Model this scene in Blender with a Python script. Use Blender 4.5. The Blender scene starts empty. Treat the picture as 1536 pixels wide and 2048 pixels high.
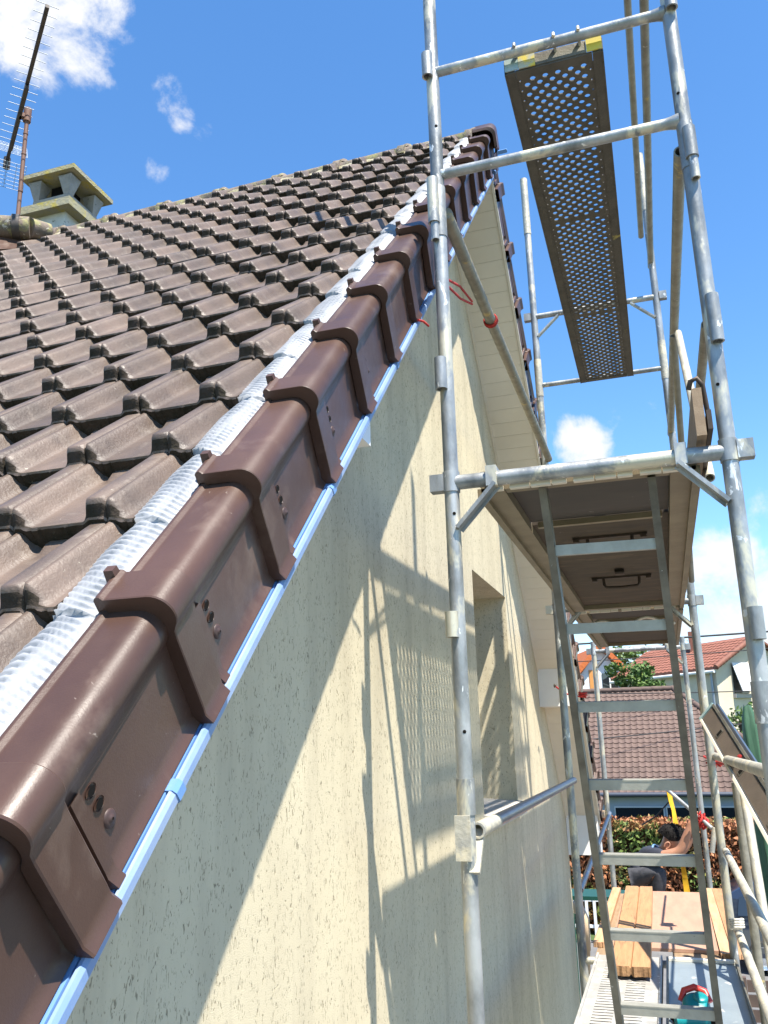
import bpy, math, random
from mathutils import Vector, Matrix, noise as mnoise
random.seed(7)
R = math.radians
scene = bpy.context.scene
col = scene.collection

# ------------------------------------------------------------------ camera
F_PX = 1698.0
CAM = Vector((1.0, 0.0, 4.9))
YAW, PITCH, ROLL = R(17.53), R(15.12), R(-1.40)
fw = Vector((-math.sin(YAW)*math.cos(PITCH), math.cos(YAW)*math.cos(PITCH), math.sin(PITCH)))
r0 = Vector((math.cos(YAW), math.sin(YAW), 0)); u0 = r0.cross(fw)
cr = r0*math.cos(ROLL) + u0*math.sin(ROLL); cu = u0*math.cos(ROLL) - r0*math.sin(ROLL)
cd = bpy.data.cameras.new('camera'); cam = bpy.data.objects.new('camera', cd); col.objects.link(cam)
cam.matrix_world = Matrix(((cr.x, cu.x, -fw.x, CAM.x), (cr.y, cu.y, -fw.y, CAM.y), (cr.z, cu.z, -fw.z, CAM.z), (0, 0, 0, 1)))
cd.sensor_fit = 'HORIZONTAL'; cd.sensor_width = 36.0; cd.lens = 36.0*F_PX/1536.0
cd.clip_start = 0.02; cd.clip_end = 3000.0
scene.camera = cam
scene.render.resolution_x, scene.render.resolution_y = 768, 1024

def ray(u, v):
    return fw + cr*((u-768)/F_PX) + cu*((1024-v)/F_PX)
def PX(u, v, X): d = ray(u, v); return CAM + d*((X-CAM.x)/d.x)
def PY(u, v, Y): d = ray(u, v); return CAM + d*((Y-CAM.y)/d.y)
def PZ(u, v, Z): d = ray(u, v); return CAM + d*((Z-CAM.z)/d.z)
def proj(p):
    q = Vector(p)-CAM; w = q.dot(fw)
    return (768+F_PX*q.dot(cr)/w, 1024-F_PX*q.dot(cu)/w, w)
def C(x, y, z):
    return Vector((1+1.12*x, 1.12*y, 4.9+1.12*z))

# ------------------------------------------------------------------ sun, sky, exposure
SUN_TO = Vector((0.296, -0.245, 0.79)).normalized()
sl = bpy.data.lights.new('sun', 'SUN'); sl.energy = 5.0; sl.angle = R(0.5); sl.color = (1.0, 0.94, 0.84)
so = bpy.data.objects.new('sun', sl); col.objects.link(so)
so.rotation_euler = (-SUN_TO).to_track_quat('-Z', 'Y').to_euler(); so.location = (20, -20, 40)
world = bpy.data.worlds.new('World'); scene.world = world; world.use_nodes = True
wn, wl = world.node_tree.nodes, world.node_tree.links
wn.clear()
w_out = wn.new('ShaderNodeOutputWorld'); bg = wn.new('ShaderNodeBackground'); bg.inputs[1].default_value = 0.125
sky = wn.new('ShaderNodeTexSky'); sky.sky_type = 'NISHITA'; sky.sun_disc = False
sky.sun_elevation = math.asin(SUN_TO.z); sky.sun_rotation = math.atan2(SUN_TO.x, SUN_TO.y)
sky.altitude = 100; sky.air_density = 1.0; sky.dust_density = 0.0; sky.ozone_density = 3.0
tc = wn.new('ShaderNodeTexCoord')
def wmath(op, a, b=None, clamp=False):
    n = wn.new('ShaderNodeMath'); n.operation = op; n.use_clamp = clamp
    for i, x in enumerate((a, b)):
        if x is None: continue
        if isinstance(x, (int, float)): n.inputs[i].default_value = x
        else: wl.new(x, n.inputs[i])
    return n.outputs[0]
def wnoise(scale, detail, dist):
    n = wn.new('ShaderNodeTexNoise'); n.inputs['Scale'].default_value = scale; n.inputs['Detail'].default_value = detail
    n.inputs['Roughness'].default_value = 0.62; n.inputs['Distortion'].default_value = dist
    wl.new(tc.outputs['Generated'], n.inputs['Vector']); return n.outputs['Fac']
n1 = wnoise(13.0, 11, 0.25); n2 = wnoise(3.1, 4, 0.2)
# real cloud banks: direction and angular size
banks = [((90, 20), 4.8, .46), ((150, 85), 2.8, .30), ((335, 190), 1.4, .30), ((360, 235), 1.1, .24), ((410, 255), 1.0, .14), ((315, 328), 1.1, .22),
         ((1165, 890), 2.3, .42), ((1225, 835), 1.1, .22), ((1310, 790), 1.3, .20), ((1330, 830), 1.0, .17), ((1450, 1140), 3.2, .36), ((1530, 1040), 2.2, .22),
         ((1500, 1215), 3.8, .40), ((1340, 1230), 2.6, .32), ((1180, 1270), 3.2, .26), ((1120, 880), 1.2, .22), ((1460, 1080), 1.4, .22), ((1300, 1290), 3.0, .28)]
bias = None
for (u, v), ang, wgt in banks:
    d = ray(u, v).normalized()
    vm = wn.new('ShaderNodeVectorMath'); vm.operation = 'DOT_PRODUCT'; vm.inputs[1].default_value = d
    wl.new(tc.outputs['Generated'], vm.inputs[0])
    mr = wn.new('ShaderNodeMapRange'); mr.interpolation_type = 'SMOOTHSTEP'
    mr.inputs['From Min'].default_value = math.cos(R(ang*1.25)); mr.inputs['From Max'].default_value = math.cos(R(ang*0.1))
    mr.inputs['To Min'].default_value = 0; mr.inputs['To Max'].default_value = wgt
    wl.new(vm.outputs['Value'], mr.inputs['Value'])
    bias = mr.outputs[0] if bias is None else wmath('MAXIMUM', bias, mr.outputs[0])
dens = wmath('ADD', wmath('ADD', wmath('ADD', wmath('MULTIPLY', wmath('SUBTRACT', n1, 0.5), 1.25), 0.5), wmath('MULTIPLY', wmath('SUBTRACT', n2, 0.5), 0.25)), bias)
cm = wn.new('ShaderNodeMapRange'); cm.interpolation_type = 'SMOOTHSTEP'
cm.inputs['From Min'].default_value = 0.72; cm.inputs['From Max'].default_value = 1.02
wl.new(dens, cm.inputs['Value'])
hs = wn.new('ShaderNodeHueSaturation'); hs.inputs['Saturation'].default_value = 1.20; hs.inputs['Value'].default_value = 1.0
wl.new(sky.outputs[0], hs.inputs['Color'])
wm = wn.new('ShaderNodeMix'); wm.data_type = 'RGBA'; wm.inputs[7].default_value = (3.5, 3.55, 3.65, 1)
wl.new(cm.outputs[0], wm.inputs[0]); wl.new(hs.outputs[0], wm.inputs[6]); wl.new(wm.outputs[2], bg.inputs[0]); wl.new(bg.outputs[0], w_out.inputs[0])
vs = scene.view_settings; vs.view_transform = 'Standard'; vs.look = 'None'; vs.gamma = 1.0; vs.exposure = 1.25
try: vs.use_curve_mapping = False
except Exception: pass

# ------------------------------------------------------------------ materials
def mat(name, c1, c2=None, scale=6.0, rough=0.6, metal=0.0, bump=0.0, bscale=60.0, stretch=(1, 1, 1), c3=None, s3=14.0, t3=(0.6, 0.68),
        rnd=0.0, detail=6, c4=None, s4=40.0, t4=(0.62, 0.66), thr=(0.35, 0.65), spec=0.5, coat=0.0, rvar=0.0):
    m = bpy.data.materials.new(name); m.use_nodes = True
    nt = m.node_tree; N, L = nt.nodes, nt.links
    b = N['Principled BSDF']; b.inputs['Roughness'].default_value = rough; b.inputs['Metallic'].default_value = metal
    b.inputs['Specular IOR Level'].default_value = spec; b.inputs['Coat Weight'].default_value = coat
    t = N.new('ShaderNodeTexCoord'); vec = t.outputs['Object']
    oi = N.new('ShaderNodeObjectInfo')
    ad = N.new('ShaderNodeVectorMath'); ad.operation = 'ADD'
    ms = N.new('ShaderNodeMath'); ms.operation = 'MULTIPLY'; ms.inputs[1].default_value = 37.0
    L.new(oi.outputs['Random'], ms.inputs[0]); L.new(vec, ad.inputs[0]); L.new(ms.outputs[0], ad.inputs[1]); vec = ad.outputs[0]
    mp = N.new('ShaderNodeMapping'); mp.inputs['Scale'].default_value = stretch; L.new(vec, mp.inputs[0]); vec = mp.outputs[0]
    def nz(s, d=detail, dist=0.0):
        n = N.new('ShaderNodeTexNoise'); n.inputs['Scale'].default_value = s; n.inputs['Detail'].default_value = d
        n.inputs['Roughness'].default_value = 0.62; n.inputs['Distortion'].default_value = dist
        L.new(vec, n.inputs['Vector']); return n.outputs['Fac']
    def rmp(f, lo, hi):
        r_ = N.new('ShaderNodeMapRange'); r_.inputs['From Min'].default_value = lo; r_.inputs['From Max'].default_value = hi
        L.new(f, r_.inputs['Value']); return r_.outputs[0]
    def mix(f, a, bb):
        x = N.new('ShaderNodeMix'); x.data_type = 'RGBA'
        L.new(f, x.inputs[0])
        for i, q in ((6, a), (7, bb)):
            if isinstance(q, tuple): x.inputs[i].default_value = (*q, 1)
            else: L.new(q, x.inputs[i])
        return x.outputs[2]
    cur = c1
    if c2 is not None: cur = mix(rmp(nz(scale), *thr), c1, c2)
    if c3 is not None: cur = mix(rmp(nz(s3, 5, 0.4), *t3), cur, c3)
    if c4 is not None: cur = mix(rmp(nz(s4, 4, 0.6), *t4), cur, c4)
    if rnd:
        h = N.new('ShaderNodeHueSaturation')
        vv = N.new('ShaderNodeMapRange'); vv.inputs['To Min'].default_value = 1-rnd; vv.inputs['To Max'].default_value = 1+rnd
        L.new(oi.outputs['Random'], vv.inputs['Value']); L.new(vv.outputs[0], h.inputs['Value'])
        if isinstance(cur, tuple): h.inputs['Color'].default_value = (*cur, 1)
        else: L.new(cur, h.inputs['Color'])
        cur = h.outputs[0]
    if isinstance(cur, tuple): b.inputs['Base Color'].default_value = (*cur, 1)
    else: L.new(cur, b.inputs['Base Color'])
    if rvar:
        rr = N.new('ShaderNodeMapRange'); rr.inputs['To Min'].default_value = max(.05, rough-rvar); rr.inputs['To Max'].default_value = rough+rvar
        rr.inputs['From Min'].default_value = .3; rr.inputs['From Max'].default_value = .7
        L.new(nz(scale*2.3), rr.inputs['Value']); L.new(rr.outputs[0], b.inputs['Roughness'])
    if bump:
        bp = N.new('ShaderNodeBump'); bp.inputs['Strength'].default_value = bump; bp.inputs['Distance'].default_value = 0.01
        L.new(nz(bscale, 5), bp.inputs['Height']); L.new(bp.outputs[0], b.inputs['Normal'])
    return m

M = {}
M['tile'] = mat('roof_tile_concrete', (.130, .092, .070), (.080, .058, .045), 7, .50, bump=.25, bscale=160, c3=(.175, .138, .110), s3=14, t3=(.58, .74), rnd=.18, c4=(.34, .31, .25), s4=58, t4=(.70, .74), rvar=.1)
M['moss_shade'] = mat('mossy_shaded_edge', (.060, .045, .036), (.030, .026, .018), 26, .95, bump=.6, bscale=90, c3=(.11, .105, .085), s3=45, t3=(.66, .7), spec=.15)  # mossy growth, with the shade of the tile fronts in the colour
M['verge'] = mat('brown_pvc', (.080, .043, .031), (.060, .032, .023), 4, .40, bump=.06, bscale=260, rnd=.09, c3=(.145, .098, .075), s3=7, t3=(.56, .80), c4=(.34, .28, .23), s4=44, t4=(.70, .76), rvar=.10, spec=.4)
M['trimlip'] = mat('pale_trim_lip', (.24, .31, .44), (.15, .24, .42), 6, .4)  # paler than the trim: its bright glint is put into the colour
M['screw'] = mat('screw_brown', (.065, .036, .03), (.045, .026, .022), 40, .5, metal=.1)
M['black'] = mat('dark_hole', (.008, .007, .006), rough=.9, spec=.1)
M['trim_blue'] = mat('skylit_film_trim', (.10, .22, .47), (.15, .28, .50), 5, .4, stretch=(1, .3, .3))  # protective film plus blue skylight, both put into the white trim's colour
M['flash'] = mat('white_pleated_flashing', (.31, .32, .34), (.19, .205, .23), 9, .55, bump=.1, bscale=120, metal=.0)
M['ridge'] = mat('weathered_ridge_tile', (.20, .15, .12), (.10, .085, .06), 9, .85, bump=.5, bscale=60, c3=(.26, .24, .10), s3=12, t3=(.5, .62), c4=(.42, .38, .32), s4=36, t4=(.62, .66))
M['mortar'] = mat('mossy_mortar', (.42, .38, .28), (.24, .21, .11), 14, .95, bump=.8, bscale=50, c3=(.05, .05, .035), s3=20, t3=(.56, .64))
M['pvc'] = mat('white_pvc', (.70, .65, .54), (.66, .61, .50), 3, .4)
M['pvcwhite'] = mat('bright_pvc', (.80, .79, .76), (.74, .73, .70), 4, .35)
M['render_smooth'] = mat('grey_sill', (.50, .48, .43), (.42, .40, .36), 7, .8, bump=.3, bscale=70)
M['glass'] = mat('dark_glass', (.02, .025, .03), rough=.06, spec=.8)
M['galv'] = mat('galvanised_steel', (.42, .43, .42), (.17, .18, .18), 8, .42, metal=.42, stretch=(1, 1, .5), bump=.18, bscale=45, c3=(.58, .53, .40), s3=6, t3=(.54, .60), c4=(.74, .73, .69), s4=22, t4=(.64, .67), rvar=.12, rnd=.06)
M['galv_old'] = mat('dull_steel', (.30, .28, .22), (.20, .185, .145), 14, .55, metal=.25, bump=.3, bscale=60, c3=(.46, .36, .16), s3=10, t3=(.64, .7), c4=(.55, .52, .46), s4=30, t4=(.7, .73), rvar=.1)
M['galv_cream'] = mat('cream_splashed_tube', (.47, .44, .35), (.33, .32, .28), 12, .5, metal=.15, bump=.3, bscale=50, c3=(.58, .52, .38), s3=8, t3=(.52, .62), c4=(.22, .20, .17), s4=22, t4=(.68, .72))
M['dark_tube'] = mat('dark_painted_tube', (.15, .165, .21), (.21, .23, .28), 10, .35, metal=.4, stretch=(1, 1, 1))
M['alu'] = mat('weathered_aluminium', (.19, .178, .14), (.11, .10, .078), 10, .5, metal=.35, bump=.15, bscale=80, c3=(.20, .17, .12), s3=12, t3=(.62, .72), c4=(.56, .55, .52), s4=50, t4=(.7, .73))
M['alu_rung'] = mat('rung_aluminium', (.40, .395, .35), (.32, .315, .275), 14, .42, metal=.4, bump=.1, bscale=100, c3=(.12, .11, .09), s3=70, t3=(.71, .74))
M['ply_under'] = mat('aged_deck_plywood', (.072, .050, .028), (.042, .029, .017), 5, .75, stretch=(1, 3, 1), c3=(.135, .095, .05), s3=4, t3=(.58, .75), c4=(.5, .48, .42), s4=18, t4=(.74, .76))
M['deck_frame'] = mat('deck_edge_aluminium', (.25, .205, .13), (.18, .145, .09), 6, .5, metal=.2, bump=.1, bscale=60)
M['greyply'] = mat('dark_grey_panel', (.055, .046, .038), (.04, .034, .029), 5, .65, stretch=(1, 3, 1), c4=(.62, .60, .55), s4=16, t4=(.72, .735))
M['plank_steel'] = mat('dark_steel_plank', (.115, .105, .085), (.075, .07, .058), 12, .6, metal=.3, c3=(.42, .36, .10), s3=5, t3=(.68, .72), bump=.2, bscale=70)
M['yellow'] = mat('yellow_painted_steel', (.60, .50, .07), (.40, .42, .33), 14, .55, thr=(.5, .6))
M['teal_old'] = mat('worn_teal_steel', (.22, .36, .36), (.42, .46, .44), 12, .5, metal=.2)
M['deck_white'] = mat('splashed_slotted_steel', (.42, .40, .365), (.31, .305, .285), 7, .5, metal=.15, c3=(.42, .43, .43), s3=9, t3=(.56, .62), c4=(.75, .73, .68), s4=18, t4=(.6, .66), bump=.25, bscale=60)
M['deck_blue'] = mat('blue_grey_deck_sheet', (.25, .295, .32), (.21, .25, .275), 6, .45, metal=.25, c3=(.52, .52, .49), s3=9, t3=(.63, .68), c4=(.62, .45, .38), s4=12, t4=(.75, .77), bump=.12, bscale=90)
M['wood'] = mat('sawn_pine', (.41, .225, .105), (.33, .17, .078), 5, .75, stretch=(9, .8, 9), bump=.35, bscale=18, c3=(.20, .105, .05), s3=3.5, t3=(.60, .70), c4=(.12, .08, .05), s4=14, t4=(.70, .73))
M['wood_end'] = mat('pine_end_grain', (.34, .19, .085), (.24, .13, .06), 20, .85, bump=.6, bscale=40)
M['ply'] = mat('plywood_sheet', (.41, .245, .165), (.35, .20, .135), 3, .7, stretch=(5, 1, 5), bump=.1, bscale=60, c4=(.05, .04, .03), s4=24, t4=(.735, .75))
M['wood_red'] = mat('reddish_board', (.50, .33, .19), (.45, .24, .12), 4, .7, stretch=(8, .8, 8), bump=.2, bscale=20)
M['rope_red'] = mat('red_rope', (.55, .035, .025), (.36, .02, .018), 60, .8, bump=.6, bscale=150)
M['rope_white'] = mat('white_rope', (.70, .66, .56), (.5, .46, .38), 60, .85, bump=.5, bscale=150)
M['strap'] = mat('yellow_strap', (.80, .48, .02), (.66, .36, .02), 14, .6)
M['handle'] = mat('rusty_handle', (.045, .035, .028), (.075, .05, .035), 30, .6, metal=.4)
M['toe'] = mat('brown_toe_board', (.29, .205, .125), (.23, .155, .09), 6, .7, stretch=(6, 1, 6), bump=.2)
M['mast'] = mat('rusty_mast', (.13, .065, .045), (.18, .10, .075), 10, .7, metal=.1, stretch=(1, 1, .4))
M['boom'] = mat('dark_boom', (.05, .042, .038), (.09, .075, .065), 20, .6, metal=.3)
M['elem'] = mat('antenna_rod', (.30, .34, .38), rough=.45, metal=.2)
M['concrete'] = mat('chimney_concrete', (.30, .29, .27), (.22, .215, .20), 14, .9, bump=.6, bscale=60, c4=(.10, .10, .09), s4=40, t4=(.66, .7))
M['lichen'] = mat('lichen_slab', (.30, .27, .14), (.27, .26, .21), 12, .95, bump=.7, bscale=60, c3=(.38, .31, .06), s3=9, t3=(.54, .66), c4=(.10, .09, .05), s4=40, t4=(.66, .69))
M['chim_white'] = mat('chimney_render', (.52, .52, .49), (.44, .44, .40), 8, .9, bump=.5, bscale=70, c4=(.16, .16, .13), s4=34, t4=(.64, .68))
M['skin'] = mat('skin', (.40, .20, .125), (.36, .17, .105), 18, .5)
M['hair'] = mat('black_hair', (.010, .009, .009), (.018, .016, .015), 60, .8, spec=.15, bump=.6, bscale=120)
M['shirt'] = mat('navy_shirt', (.016, .019, .032), (.03, .034, .05), 12, .85, bump=.4, bscale=25)
M['trouser'] = mat('charcoal_trousers', (.030, .031, .040), (.065, .067, .08), 14, .8, bump=1.0, bscale=14)
M['asphalt'] = mat('asphalt', (.16, .155, .15), (.12, .118, .115), 2.5, .9, bump=.3, bscale=60)
M['grass'] = mat('lawn', (.07, .11, .03), (.05, .08, .025), 3, .95)
M['bwall'] = mat('pale_blue_render', (.38, .44, .52), (.35, .41, .49), 2, .85)
M['btile'] = mat('bungalow_tile', (.120, .077, .060), (.092, .058, .046), 6, .75, rnd=.14)
M['rtile'] = mat('red_tile', (.215, .080, .050), (.165, .062, .040), 5, .75, rnd=.14)
M['otile'] = mat('orange_tile', (.46, .12, .025), (.38, .095, .02), 5, .75, rnd=.12)
M['cream'] = mat('cream_render', (.60, .53, .40), (.55, .48, .36), 2, .9)
M['greywall'] = mat('grey_render', (.42, .40, .38), (.38, .36, .345), 2, .9)
M['whitewall'] = mat('white_render', (.74, .74, .73), (.68, .68, .67), 2, .9)
M['gutter'] = mat('dark_gutter', (.045, .055, .075), rough=.4)
M['leaf'] = mat('green_leaves', (.10, .17, .03), (.045, .095, .02), 4, .6, c3=(.20, .27, .045), s3=7, t3=(.58, .7))
M['leaf_dark'] = mat('dark_conifer', (.035, .075, .05), (.02, .05, .03), 5, .7)
M['hedge'] = mat('copper_and_green_leaves', (.42, .17, .07), (.28, .11, .045), 5, .7, c3=(.11, .16, .03), s3=.75, t3=(.51, .57), c4=(.55, .30, .15), s4=9, t4=(.62, .68))
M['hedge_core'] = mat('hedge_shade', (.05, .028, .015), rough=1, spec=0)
M['bark'] = mat('bark', (.11, .08, .055), (.07, .05, .035), 8, .95, bump=.6, bscale=30)
M['car'] = mat('dark_blue_grey_car_paint', (.035, .045, .07), rough=.28, metal=.5, coat=.8)
M['chrome'] = mat('bright_trim', (.7, .72, .75), rough=.2, metal=.8)
M['tyre'] = mat('tyre', (.02, .02, .02), rough=.9)
M['greenpole'] = mat('green_cover', (.05, .135, .07), (.03, .085, .045), 7, .7, stretch=(2, 2, .35), bump=.4, bscale=20)
M['teal'] = mat('teal_plastic', (.0, .20, .21), (.0, .17, .18), 10, .35)
M['redplastic'] = mat('red_plastic', (.55, .04, .03), rough=.4)
M['steelblade'] = mat('steel_blade', (.55, .55, .56), rough=.3, metal=.8)
M['cable'] = mat('black_cable', (.02, .02, .022), rough=.7)
M['fence'] = mat('brown_fence', (.12, .08, .06), (.085, .058, .045), 6, .85)
M['whitefence'] = mat('white_fence_paint', (.68, .68, .66), rough=.6)
M['shutter_or'] = mat('varnished_shutter', (.55, .24, .06), rough=.6)
M['beigepipe'] = mat('beige_downpipe', (.60, .44, .29), (.55, .40, .26), 5, .45)
M['bin'] = mat('green_bin_plastic', (.008, .06, .04), rough=.45)
M['downspout'] = mat('zinc_downpipe', (.25, .29, .33), rough=.4, metal=.4)

def wall_material():
    m = bpy.data.materials.new('cream_scratched_render'); m.use_nodes = True
    N, L = m.node_tree.nodes, m.node_tree.links; b = N['Principled BSDF']
    b.inputs['Roughness'].default_value = .92; b.inputs['Specular IOR Level'].default_value = .15
    t = N.new('ShaderNodeTexCoord')
    def mapped(sc, rot=(0, 0, 0)):
        mp = N.new('ShaderNodeMapping'); mp.inputs['Scale'].default_value = sc; mp.inputs['Rotation'].default_value = rot
        L.new(t.outputs['Object'], mp.inputs[0]); return mp.outputs[0]
    def nz(v, s, d, dist=0):
        n = N.new('ShaderNodeTexNoise'); n.inputs['Scale'].default_value = s; n.inputs['Detail'].default_value = d
        n.inputs['Distortion'].default_value = dist; n.inputs['Roughness'].default_value = .6
        L.new(v, n.inputs['Vector']); return n.outputs['Fac']
    def rmp(f, lo, hi, a=0., z=1.):
        r_ = N.new('ShaderNodeMapRange'); r_.inputs['From Min'].default_value = lo; r_.inputs['From Max'].default_value = hi
        r_.inputs['To Min'].default_value = a; r_.inputs['To Max'].default_value = z
        L.new(f, r_.inputs['Value']); return r_.outputs[0]
    # worm-like drag marks: high-frequency noise squeezed one way, gated by a broader noise
    worms = nz(mapped((1, 1, .38), (R(12), 0, 0)), 96, 2, 1.8)
    gate = nz(mapped((1, 1, 1)), 24, 3)
    pit = rmp(worms, .585, .64)
    g = rmp(gate, .42, .52)
    mul = N.new('ShaderNodeMath'); mul.operation = 'MULTIPLY'; L.new(pit, mul.inputs[0]); L.new(g, mul.inputs[1])
    big = rmp(nz(mapped((1, 1, .5)), 1.6, 5), .3, .7)
    c = N.new('ShaderNodeMix'); c.data_type = 'RGBA'; c.inputs[6].default_value = (.63, .555, .390, 1); c.inputs[7].default_value = (.535, .465, .325, 1)
    L.new(big, c.inputs[0])
    dirt = rmp(nz(mapped((1, 1.0, .12)), 5, 5), .47, .74, 0, .7)
    cd_ = N.new('ShaderNodeMix'); cd_.data_type = 'RGBA'; cd_.inputs[7].default_value = (.40, .345, .245, 1); L.new(dirt, cd_.inputs[0]); L.new(c.outputs[2], cd_.inputs[6])
    c2 = N.new('ShaderNodeMix'); c2.data_type = 'RGBA'; c2.inputs[7].default_value = (.27, .23, .155, 1)
    L.new(mul.outputs[0], c2.inputs[0]); L.new(cd_.outputs[2], c2.inputs[6]); L.new(c2.outputs[2], b.inputs['Base Color'])
    fine = nz(mapped((1, 1, 1)), 330, 3)
    h = N.new('ShaderNodeMath'); h.operation = 'MULTIPLY_ADD'; h.inputs[1].default_value = -2.2; L.new(mul.outputs[0], h.inputs[0]); L.new(fine, h.inputs[2])
    bp = N.new('ShaderNodeBump'); bp.inputs['Strength'].default_value = .34; bp.inputs['Distance'].default_value = .004
    L.new(h.outputs[0], bp.inputs['Height']); L.new(bp.outputs[0], b.inputs['Normal'])
    return m
M['wall'] = wall_material()
M['beam'] = mat('brown_ladder_beam', (.115, .088, .066), (.085, .066, .05), 7, .6, bump=.15, stretch=(2, 1, 1))

# ------------------------------------------------------------------ mesh helpers
ORIG = {}
class MB:
    def __init__(s): s.v = []; s.f = []; s.m = []; s.sm = []
    def add(s, vs_, fs, mi=0, smooth=False):
        o = len(s.v); s.v += [Vector(p) for p in vs_]
        for f in fs: s.f.append(tuple(i+o for i in f)); s.m.append(mi); s.sm.append(smooth)
        return s
    def box(s, lo, hi, mi=0):
        x0, y0, z0 = lo; x1, y1, z1 = hi
        return s.hexa([(x0, y0, z0), (x1, y0, z0), (x1, y1, z0), (x0, y1, z0), (x0, y0, z1), (x1, y0, z1), (x1, y1, z1), (x0, y1, z1)], mi)
    def hexa(s, p, mi=0):
        return s.add(p, [(3, 2, 1, 0), (4, 5, 6, 7), (0, 1, 5, 4), (1, 2, 6, 5), (2, 3, 7, 6), (3, 0, 4, 7)], mi)
    def bar(s, a, b, w, h, up=(0, 0, 1), mi=0):
        a, b = Vector(a), Vector(b); d = (b-a).normalized(); sd = d.cross(Vector(up)).normalized(); u = sd.cross(d).normalized()
        q = []
        for p in (a, b):
            q += [p-sd*w/2-u*h/2, p+sd*w/2-u*h/2, p+sd*w/2+u*h/2, p-sd*w/2+u*h/2]
        return s.add(q, [(0, 1, 2, 3), (7, 6, 5, 4), (0, 4, 5, 1), (1, 5, 6, 2), (2, 6, 7, 3), (3, 7, 4, 0)], mi)
    def tube(s, a, b, r, n=16, mi=0, cap=True, r2=None, hollow=0):
        a, b = Vector(a), Vector(b); r2 = r if r2 is None else r2
        d = (b-a).normalized(); x = d.orthogonal().normalized(); y = d.cross(x)
        vv = []
        for p, rr in ((a, r), (b, r2)):
            vv += [p+(x*math.cos(2*math.pi*i/n)+y*math.sin(2*math.pi*i/n))*rr for i in range(n)]
        s.add(vv, [(i, (i+1) % n, n+(i+1) % n, n+i) for i in range(n)], mi, True)
        if hollow:
            ri = hollow
            for p, rr, fl in ((a, r, 0), (b, r2, 1)):
                o = [p+(x*math.cos(2*math.pi*i/n)+y*math.sin(2*math.pi*i/n))*rr for i in range(n)]
                k = [p+(x*math.cos(2*math.pi*i/n)+y*math.sin(2*math.pi*i/n))*ri for i in range(n)]
                dd = d if fl == 0 else -d
                dp = [q+dd*min(.06, (b-a).length*.45) for q in k]
                fs = [(i, n+i, n+(i+1) % n, (i+1) % n) for i in range(n)]+[(n+i, 2*n+i, 2*n+(i+1) % n, n+(i+1) % n) for i in range(n)]
                fs.append(tuple(2*n+i for i in range(n)))
                s.add(o+k+dp, fs, mi)
        elif cap:
            s.add(vv[:n], [tuple(range(n-1, -1, -1))], mi); s.add(vv[n:], [tuple(range(n))], mi)
        return s
    def path(s, pts, r, n=8, mi=0, radii=None):
        pts = [Vector(p) for p in pts]; rings = []; x = None
        for i, p in enumerate(pts):
            d = (pts[min(i+1, len(pts)-1)]-pts[max(i-1, 0)]).normalized()
            if x is None: x = d.orthogonal().normalized()
            x = (x-d*x.dot(d)).normalized(); y = d.cross(x)
            rr = radii[i] if radii else r
            rings += [p+(x*math.cos(2*math.pi*k/n)+y*math.sin(2*math.pi*k/n))*rr for k in range(n)]
        fs = [(i*n+k, i*n+(k+1) % n, (i+1)*n+(k+1) % n, (i+1)*n+k) for i in range(len(pts)-1) for k in range(n)]
        s.add(rings, fs, mi, True)
        s.add(rings[:n], [tuple(range(n-1, -1, -1))], mi); s.add(rings[-n:], [tuple(range(n))], mi)
        return s
    def lathe(s, prof, c, axis=(0, 0, 1), n=16, mi=0):
        c = Vector(c); d = Vector(axis).normalized(); x = d.orthogonal().normalized(); y = d.cross(x); vv = []
        for rr, h in prof: vv += [c+d*h+(x*math.cos(2*math.pi*k/n)+y*math.sin(2*math.pi*k/n))*rr for k in range(n)]
        return s.add(vv, [(i*n+k, i*n+(k+1) % n, (i+1)*n+(k+1) % n, (i+1)*n+k) for i in range(len(prof)-1) for k in range(n)], mi, True)
    def prism(s, poly, d, mi=0):
        n = len(poly); poly = [Vector(p) for p in poly]; d = Vector(d)
        return s.add(poly+[p+d for p in poly], [tuple(range(n-1, -1, -1)), tuple(range(n, 2*n))]+[(i, (i+1) % n, n+(i+1) % n, n+i) for i in range(n)], mi)
    def mesh(s, name, mats, origin=(0, 0, 0)):
        o = Vector(origin); me = bpy.data.meshes.new(name)
        me.from_pydata([tuple(p-o) for p in s.v], [], s.f)
        for m in (mats if isinstance(mats, (list, tuple)) else [mats]): me.materials.append(m)
        me.polygons.foreach_set('material_index', s.m); me.polygons.foreach_set('use_smooth', s.sm)
        me.update(); return me
    def build(s, name, mats, parent=None, origin=None, recalc=False):
        if origin is None:
            origin = ORIG[parent.name] if parent else Vector((sum(p.x for p in s.v)/len(s.v), sum(p.y for p in s.v)/len(s.v), min(p.z for p in s.v)))
        me = s.mesh(name, mats, origin)
        if recalc:
            import bmesh
            bm = bmesh.new(); bm.from_mesh(me); bmesh.ops.recalc_face_normals(bm, faces=bm.faces); bm.to_mesh(me); bm.free()
        return link(me, name, parent, origin)
def link(me, name, parent, world_loc):
    o = bpy.data.objects.new(name, me); col.objects.link(o); wl_ = Vector(world_loc)
    ORIG[o.name] = wl_
    if parent: o.parent = parent; o.location = wl_-ORIG[parent.name]
    else: o.location = wl_
    return o
def thing(name, label, cat, loc, group=None):
    o = bpy.data.objects.new(name, None); o.empty_display_size = .1; col.objects.link(o); o.location = loc; ORIG[o.name] = Vector(loc)
    return tag(o, label, cat, group)
def tag(o, label=None, cat=None, group=None, kind=None):
    if label: o['label'] = label
    if cat: o['category'] = cat
    if group: o['group'] = group
    if kind: o['kind'] = kind
    return o
def sstep(a, b, x):
    t = min(1, max(0, (x-a)/(b-a))); return t*t*(3-2*t)


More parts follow.
